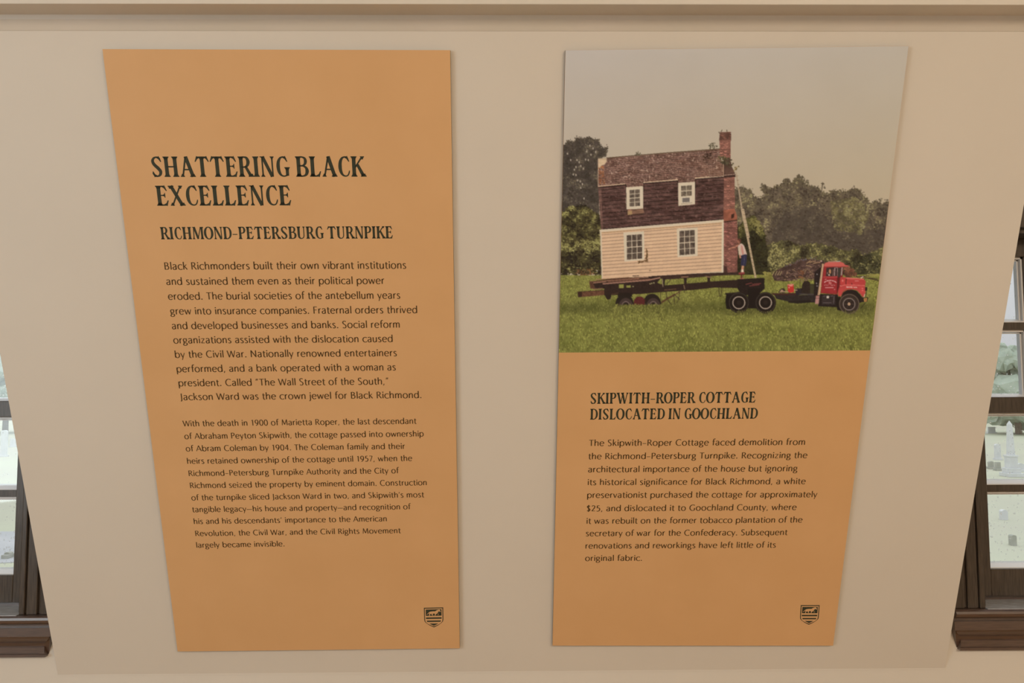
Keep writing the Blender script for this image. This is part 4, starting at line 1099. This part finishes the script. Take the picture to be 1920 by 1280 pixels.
P([(1519, 532), (1530, 532), (1530, 552), (1519, 552)], (58, 54, 34), TRUCK, mid, .3); P([(1527, 510), (1539, 500), (1542, 494), (1544, 496), (1536, 554), (1526, 554)], (38, 29, 27), TRUCK, fine, .25)
for x, y in ((1532, 514), (1531, 531), (1532, 536)): E(x, y, 1.3, 1.4, (128, 116, 110), TRUCK)
P([(1491, 541), (1503, 540), (1502, 553), (1492, 553)], (40, 34, 38), TRUCK, fine, .2); Lw([(1500, 524), (1500, 545)], 1, (60, 46, 36), TRUCK)
Lw([(1499, 551), (1526, 552)], 2.4, (70, 62, 58), TRUCK)
P([(1459, 548), (1464, 541), (1470, 540), (1473, 545), (1470, 549)], (50, 40, 32), TRUCK); Lw([(1462, 547), (1478, 546)], 1.6, (170, 140, 104), TRUCK); E(1466, 545, 2.6, 2.0, (170, 132, 104), TRUCK); Lw([(1488, 543.6), (1495, 543.6)], 1.4, (176, 150, 110), TRUCK)
P([(1476.6, 534), (1488, 533.4), (1488.6, 547.4), (1480, 548.6), (1477, 545)], (196, 44, 38), TRUCK, fine, .08); P([(1476.6, 532.6), (1488, 532), (1488, 534.4), (1476.6, 535)], (206, 120, 96), TRUCK); P([(1480, 534.6), (1486, 534.2), (1486, 536.4), (1480, 536.8)], (222, 138, 118), TRUCK); E(1479.4, 539, .9, 1, (236, 190, 170), TRUCK)
# cab
RED, REDH, REDD = (178, 54, 50), (196, 70, 64), (140, 38, 38)
P([(1534, 551), (1571, 552), (1574, 576), (1534, 574)], (36, 28, 27), TRUCK, fine, .25)
P([(1544.6, 497), (1546.4, 493), (1552, 491.4), (1576, 490.6), (1582, 493), (1584.6, 496.4), (1590.4, 497.4), (1590.6, 500), (1581, 500), (1579.6, 520), (1586, 520.2), (1586, 535), (1573, 540), (1570, 552), (1538.4, 549.4)], REDD, TRUCK, mid, .10)
P([(1544.6, 497), (1546.4, 493), (1552, 491.4), (1576, 490.6), (1582, 493), (1584.6, 496.4), (1590.4, 497.4), (1590.6, 499.4), (1578, 499.4), (1545, 499.8)], (202, 88, 76), TRUCK)
P([(1553, 489.6), (1568, 489), (1576, 488.8), (1576, 491), (1552, 491.6)], (170, 120, 100), TRUCK); Lw([(1568, 490.6), (1575, 489.4)], 1.2, (150, 168, 148), TRUCK)
P([(1544.6, 499.6), (1577, 499.6), (1576, 520), (1542.6, 520)], (152, 42, 42), TRUCK)
P([(1549.4, 501.6), (1563, 500.6), (1571.6, 500.6), (1570.6, 517.6), (1548.4, 518)], (58, 42, 40), TRUCK)
P([(1571.4, 502), (1577, 501), (1575.6, 520), (1570.6, 520)], (56, 52, 44), TRUCK); Lw([(1579, 501), (1577.6, 516)], 2.0, (146, 150, 134), TRUCK)
E(1556.2, 508.6, 2.0, 4.4, (182, 130, 84), TRUCK); E(1554.6, 515.4, 1.7, 1.2, (212, 186, 160), TRUCK); E(1551.6, 512, 1.0, 2.2, (140, 108, 90), TRUCK)
Lw([(1565.4, 501.6), (1564.6, 517)], 1.4, (182, 150, 138), TRUCK); Lw([(1565, 502), (1570.4, 501.6), (1570, 517)], 1.1, (150, 120, 112), TRUCK); Lw([(1562.6, 505), (1561.6, 517)], 1.0, (150, 112, 96), TRUCK)
Lw([(1543, 519.6), (1570, 519)], 1.6, (190, 70, 66), TRUCK); P([(1541, 520), (1570, 520), (1569, 549.6), (1539, 548.6)], (156, 40, 42), TRUCK, mid, .08)
P([(1569.6, 520), (1575, 519), (1573, 538), (1569, 551)], (96, 26, 28), TRUCK)
P([(1575.4, 519.6), (1584, 519.4), (1586, 520.6), (1612, 522), (1619.4, 522.6), (1623, 527), (1622.4, 535), (1586, 535), (1575.6, 534)], (190, 58, 54), TRUCK, mid, .08)
P([(1586, 519.8), (1612, 521.4), (1619, 522), (1620, 524), (1586, 523)], (208, 96, 84), TRUCK); Lw([(1586.6, 522), (1586.2, 533)], 1.6, (92, 28, 28), TRUCK); Lw([(1597, 530), (1597.6, 535)], 1.2, (80, 26, 26), TRUCK)
Lw([(1614, 521), (1619, 518.4)], 1.6, (216, 190, 172), TRUCK); E(1580, 526, 1.6, 2.0, (214, 110, 100), TRUCK)
P([(1571.4, 554), (1571.6, 545), (1574, 538), (1580, 533.6), (1600, 533.6), (1622, 534.6), (1622.6, 548), (1620.6, 556), (1617.4, 556.6), (1612, 549), (1606, 543.6), (1596, 541.6), (1586, 542.6), (1579.6, 547), (1576.4, 555.6)], (192, 62, 58), TRUCK, mid, .08)
Lw([(1577, 536), (1584, 534), (1600, 534.2), (1622, 535.4)], 1.2, (214, 108, 96), TRUCK); Lw([(1577.4, 553), (1581, 546.8), (1588, 543.4), (1597, 542.4)], 1.0, (150, 44, 44), TRUCK); Lw([(1619.6, 557), (1621.6, 551)], 1.4, (210, 170, 150), TRUCK)
for x, y in ((1617, 540.6), (1617.2, 544.4), (1576, 535.6)): E(x, y, 1.4, .9, (226, 124, 108), TRUCK)
# door and fender sign-writing (too small to read in the photograph: only its strokes)
WH = (226, 184, 174)
for k in range(16):
    a_ = math.pi * (0.20 + .60 * k / 15); x = 1556.6 - 13.5 * math.cos(a_); y = 534.4 - 8.8 * math.sin(a_) * 1.0
    E(x, y, .75, .95 if k % 3 else .6, WH, TRUCK)
for k in range(9):
    E(1546.2 + k * 2.3, 534.6 - (0.6 if k % 2 else 0), .9, .7, (210, 150, 142), TRUCK) if k != 4 else None
for k in range(8): E(1548 + k * 2.0, 539, .95, .75, (232, 190, 180), TRUCK)
E(1556.4, 530.8, 3.0, 2.0, (196, 104, 100), TRUCK); E(1555, 528.4, 1.4, 1.0, (204, 120, 112), TRUCK); Lw([(1546.6, 523.4), (1550, 523.2)], 1.0, (206, 140, 132), TRUCK); Lw([(1563.6, 543.4), (1566, 541.6)], 1.0, (216, 150, 140), TRUCK)
for k in range(6): E(1588 + k * 1.9, 537.8 + (k % 2) * .5, .9, 1.0, (232, 196, 176), TRUCK)
for k in range(4): E(1601 + k * 1.8, 538.4 + (k % 2) * .4, .8, .8, (232, 196, 176), TRUCK)
for k in range(4): E(1603.6 + k * 1.9, 526.4, .9, .6, (218, 148, 136), TRUCK)
# stack, tank, wheel and bumper
P([(1541.4, 494), (1544.6, 494), (1537.4, 553), (1533, 553)], (182, 142, 104), TRUCK); Lw([(1543.4, 496), (1536, 552)], .9, (206, 172, 134), TRUCK); P([(1538.6, 488.6), (1544, 487.4), (1544, 494), (1539.6, 494)], (60, 44, 40), TRUCK); E(1540, 489.4, 1.8, 1.4, (176, 146, 130), TRUCK)
P([(1530, 554), (1536.6, 554), (1535, 569.6), (1528, 569.4)], (176, 124, 112), TRUCK); Lw([(1529.6, 559), (1536, 559)], 1.2, (112, 70, 62), TRUCK); Lw([(1530, 555), (1536, 555)], 1.0, (150, 92, 76), TRUCK)
P([(1541, 554), (1566, 553.6), (1566, 571), (1541, 571)], (50, 41, 40), TRUCK, fine, .2); P([(1550, 554.6), (1554.4, 554.4), (1554.2, 559), (1550, 559)], (196, 180, 160), TRUCK)
for a_ in (((1543, 555), (1548, 554.6)), ((1543, 567.6), (1559, 567.4)), ((1564, 554), (1563, 569)), ((1557, 555), (1562, 554.6))): Lw(a_, 1.0, (106, 92, 88), TRUCK)
P([(1566, 557), (1576, 556), (1580, 583), (1570, 581)], (30, 24, 21), TRUCK)
P([(1577, 556), (1581, 548), (1589, 543.6), (1598, 543), (1606, 545), (1612, 551), (1617, 558), (1617, 566), (1575, 580)], (34, 26, 24), TRUCK)
E(1592.3, 569.6, 19.2, 19.0, (50, 40, 34), TRUCK); E(1592.3, 569.6, 19.0, 18.8, (96, 78, 64), TRUCK, .9); E(1592.3, 569.8, 14.8, 14.8, (56, 44, 38), TRUCK); E(1592.0, 570, 11.6, 11.6, (142, 124, 110), TRUCK, .88); E(1592.0, 570, 10.2, 10.2, (44, 34, 30), TRUCK); E(1592.0, 569.8, 2.7, 2.7, (206, 166, 124), TRUCK); E(1592.0, 569.8, 1.2, 1.2, (140, 104, 76), TRUCK)
for k in range(6):
    a_ = k * 1.047; Lw([(1592 + 4 * math.cos(a_), 569.8 + 4 * math.sin(a_)), (1592 + 9 * math.cos(a_), 569.8 + 9 * math.sin(a_))], 1.2, (66, 52, 46), TRUCK)
P([(1613, 558), (1628, 557), (1628, 560), (1626, 566), (1614, 566)], (40, 32, 28), TRUCK); P([(1619.4, 559), (1626, 558.6), (1625, 565.4), (1620, 565.4)], (184, 128, 62), TRUCK); E(1622.8, 562, 1.4, 1.8, (146, 90, 48), TRUCK)
P([(1622.4, 538), (1626, 538), (1625.6, 545), (1622, 545)], (30, 26, 22), TRUCK); Lw([(1624, 545), (1623.4, 557)], 1.3, (50, 44, 34), TRUCK); Lw([(1623, 567), (1613, 579)], 1.2, (48, 40, 28), TRUCK)
# grass lapping the truck's wheels
for k in range(520):
    x = rs.uniform(1356, 1630); y = rs.uniform(584, 592); t_ = rs.rand()
    if 1456 < x < 1570: continue
    Lw([(x, y), (x + rs.uniform(-.8, .8), y - rs.uniform(1.6, 4.4))], .8, np.array([66, 64, 30]) * (1 - t_) + np.array([122, 120, 52]) * t_, GRASS)

# man leaning on the chimney
SKIN = (176, 112, 86)
Lw([(1385, 459), (1378, 463), (1366.5, 466.4)], 2.6, SKIN, PERSON); E(1367, 466.4, 1.8, 1.4, (186, 122, 96), PERSON)
P([(1383.4, 462), (1386, 457), (1391, 456.2), (1395, 460), (1398.6, 470), (1400.6, 477), (1397, 479), (1388, 479), (1385, 477)], (202, 172, 150), PERSON)
P([(1389.4, 459), (1392, 461), (1394, 470), (1395, 476), (1391.6, 477.4), (1389.4, 468)], (190, 130, 112), PERSON); P([(1384, 464), (1388, 463), (1390, 478), (1385.6, 478)], (196, 172, 140), PERSON)
P([(1385.6, 478), (1389, 477), (1389.4, 483.6), (1387, 484.4)], (186, 128, 100), PERSON)
P([(1390.4, 478.4), (1397, 476.4), (1400.6, 477), (1399.8, 490), (1398.4, 498.6), (1389, 498), (1389.4, 486)], (44, 44, 66), PERSON); Lw([(1396, 480), (1394.6, 497)], .8, (84, 84, 104), PERSON)
P([(1390.4, 498), (1395.2, 498), (1394, 508), (1390, 508)], (188, 134, 96), PERSON); P([(1390, 505), (1394, 505), (1394.6, 510), (1389.4, 510)], (214, 192, 160), PERSON)
P([(1385, 511), (1396, 509.6), (1396, 514), (1384.6, 514)], (150, 62, 58), PERSON); P([(1384.6, 513.4), (1396, 513), (1395, 515), (1391.6, 515), (1391.6, 522), (1389, 522), (1389, 515), (1386, 515)], (96, 34, 34), TRAILER); Lw([(1387, 522.4), (1396, 522)], 1.4, (150, 88, 76), TRAILER)
E(1385.6, 452, 3.6, 4.2, (150, 92, 70), PERSON); P([(1382.4, 450), (1383.6, 447.4), (1387, 447), (1389.6, 449.4), (1389.6, 454), (1387, 454), (1386, 450.6)], (92, 52, 40), PERSON); E(1382.6, 453.4, .9, .9, (160, 98, 76), PERSON)
Lw([(1385, 456), (1386.4, 459)], 2.4, (150, 92, 70), PERSON)

# soften slightly, like a photographic print, then lay the sheet out as quads in the plane of the panel
COLa = COL.reshape(HH // SS, SS, HW // SS, SS, 3).mean((1, 3))
lum = COLa @ np.array([.3, .59, .11]); COLa = COLa * .88 + lum[..., None] * .12 + np.array([3.0, 2.0, 1.0])
pad = np.pad(COLa, ((1, 1), (1, 1), (0, 0)), 'edge')
COLs = COLa * .76 + (pad[:-2, 1:-1] + pad[2:, 1:-1] + pad[1:-1, :-2] + pad[1:-1, 2:]) * .06
LINK = np.clip(np.where(COLs / 255 <= .04045, COLs / 255 / 12.92, ((np.clip(COLs, 0, 255) / 255 + .055) / 1.055) ** 2.4) / K, 0, .93)
INSET = 0.0002
qc = [uv(hit(x, y, .0001)) for x, y in ((1060, 94), (1704, 86), (1631.8, 656.6), (1047.8, 660.8))]
qc[0] = qc[0] + np.array([INSET, -INSET]); qc[1] = qc[1] + np.array([-INSET, -INSET]); qc[2] = qc[2] + np.array([-INSET, 0]); qc[3] = qc[3] + np.array([INSET, 0])
NX, NY = 640, 580
s_, t_ = np.meshgrid(np.linspace(0, 1, NX + 1), np.linspace(0, 1, NY + 1))
UVp = ((qc[0][None, None] * (1 - s_)[..., None] + qc[1][None, None] * s_[..., None]) * (1 - t_)[..., None] + (qc[3][None, None] * (1 - s_)[..., None] + qc[2][None, None] * s_[..., None]) * t_[..., None])
W3 = PF[None, None] + UVp[..., :1] * np.array([1., 0, 0]) + UVp[..., 1:] * VUP + NOUT * .0002
cc = (W3 - O) @ AX.T
ppx = 960 + FPX * cc[..., 0] / cc[..., 2]; ppy = 640 + FPX * cc[..., 1] / cc[..., 2]


def sample(A, x, y):
    u = np.clip(x - PX0 - .5, 0, A.shape[1] - 1.001); v = np.clip(y - PY0 - .5, 0, A.shape[0] - 1.001)
    iu, iv = u.astype(int), v.astype(int); fu, fv = (u - iu)[..., None], (v - iv)[..., None]
    return (A[iv, iu] * (1 - fu) + A[iv, iu + 1] * fu) * (1 - fv) + (A[iv + 1, iu] * (1 - fu) + A[iv + 1, iu + 1] * fu) * fv


vcol = sample(LINK, ppx, ppy)
mx_, my_ = (ppx[:-1, :-1] + ppx[1:, 1:]) / 2, (ppy[:-1, :-1] + ppy[1:, 1:]) / 2
cid = ID[np.clip(((my_ - PY0) * SS).astype(int), 0, HH - 1), np.clip(((mx_ - PX0) * SS).astype(int), 0, HW - 1)]
vid = np.arange((NX + 1) * (NY + 1)).reshape(NY + 1, NX + 1)
quads = np.stack([vid[:-1, :-1], vid[1:, :-1], vid[1:, 1:], vid[:-1, 1:]], -1)

M_photo = bpy.data.materials.new('photo_print_ink'); M_photo.use_nodes = True
b_ = M_photo.node_tree.nodes['Principled BSDF']; b_.inputs['Roughness'].default_value = .5; b_.inputs['Specular IOR Level'].default_value = .25
at = M_photo.node_tree.nodes.new('ShaderNodeAttribute'); at.attribute_name = 'ink'
M_photo.node_tree.links.new(at.outputs['Color'], b_.inputs['Base Color'])


def sheet(name, id_, parent, label):
    q = quads[cid == id_]
    used, inv = np.unique(q, return_inverse=True); inv = inv.reshape(-1)
    co = W3.reshape(-1, 3)[used] - np.array(pb.location)
    me = bpy.data.meshes.new(name); nq = len(q)
    me.vertices.add(len(used)); me.vertices.foreach_set('co', co.astype(np.float32).ravel())
    me.loops.add(nq * 4); me.loops.foreach_set('vertex_index', inv.astype(np.int32))
    me.polygons.add(nq); me.polygons.foreach_set('loop_start', np.arange(0, nq * 4, 4, dtype=np.int32))
    me.update(calc_edges=True)
    ca = me.color_attributes.new('ink', 'FLOAT_COLOR', 'POINT')
    rgba = np.ones((len(used), 4), np.float32); rgba[:, :3] = vcol.reshape(-1, 3)[used]
    ca.data.foreach_set('color', rgba.ravel())
    o = link(name, me, M_photo, parent); o['label'] = label
    return o


pr = sheet('photo_print', SKY, pb, 'printed photograph of a cottage on a trailer in a meadow, pale sky')
for nm, id_, lb in (('printed_trees', TREES, 'hazy belt of trees and shrubs right of the cottage in the photograph'), ('printed_trees', TREESL, 'dark conifer and sunlit shrub left of the cottage in the photograph'), ('printed_meadow', GRASS, 'green grass in the photograph'), ('printed_cottage', COTTAGE, 'cream clapboard cottage with shingle roof and brick chimney in the photograph'),
                    ('printed_trailer', TRAILER, 'dark house trailer with timbers in the photograph'), ('printed_truck', TRUCK, 'red tractor truck in the photograph'), ('printed_person', PERSON, 'person in blue shorts leaning on the chimney in the photograph'),
                    ('printed_ladder', LADDER, 'pale leaning ladder in the photograph'), ('printed_brush_pile', BRUSH, 'heap of cut branches in the photograph')):
    sheet(nm, id_, pr, lb)
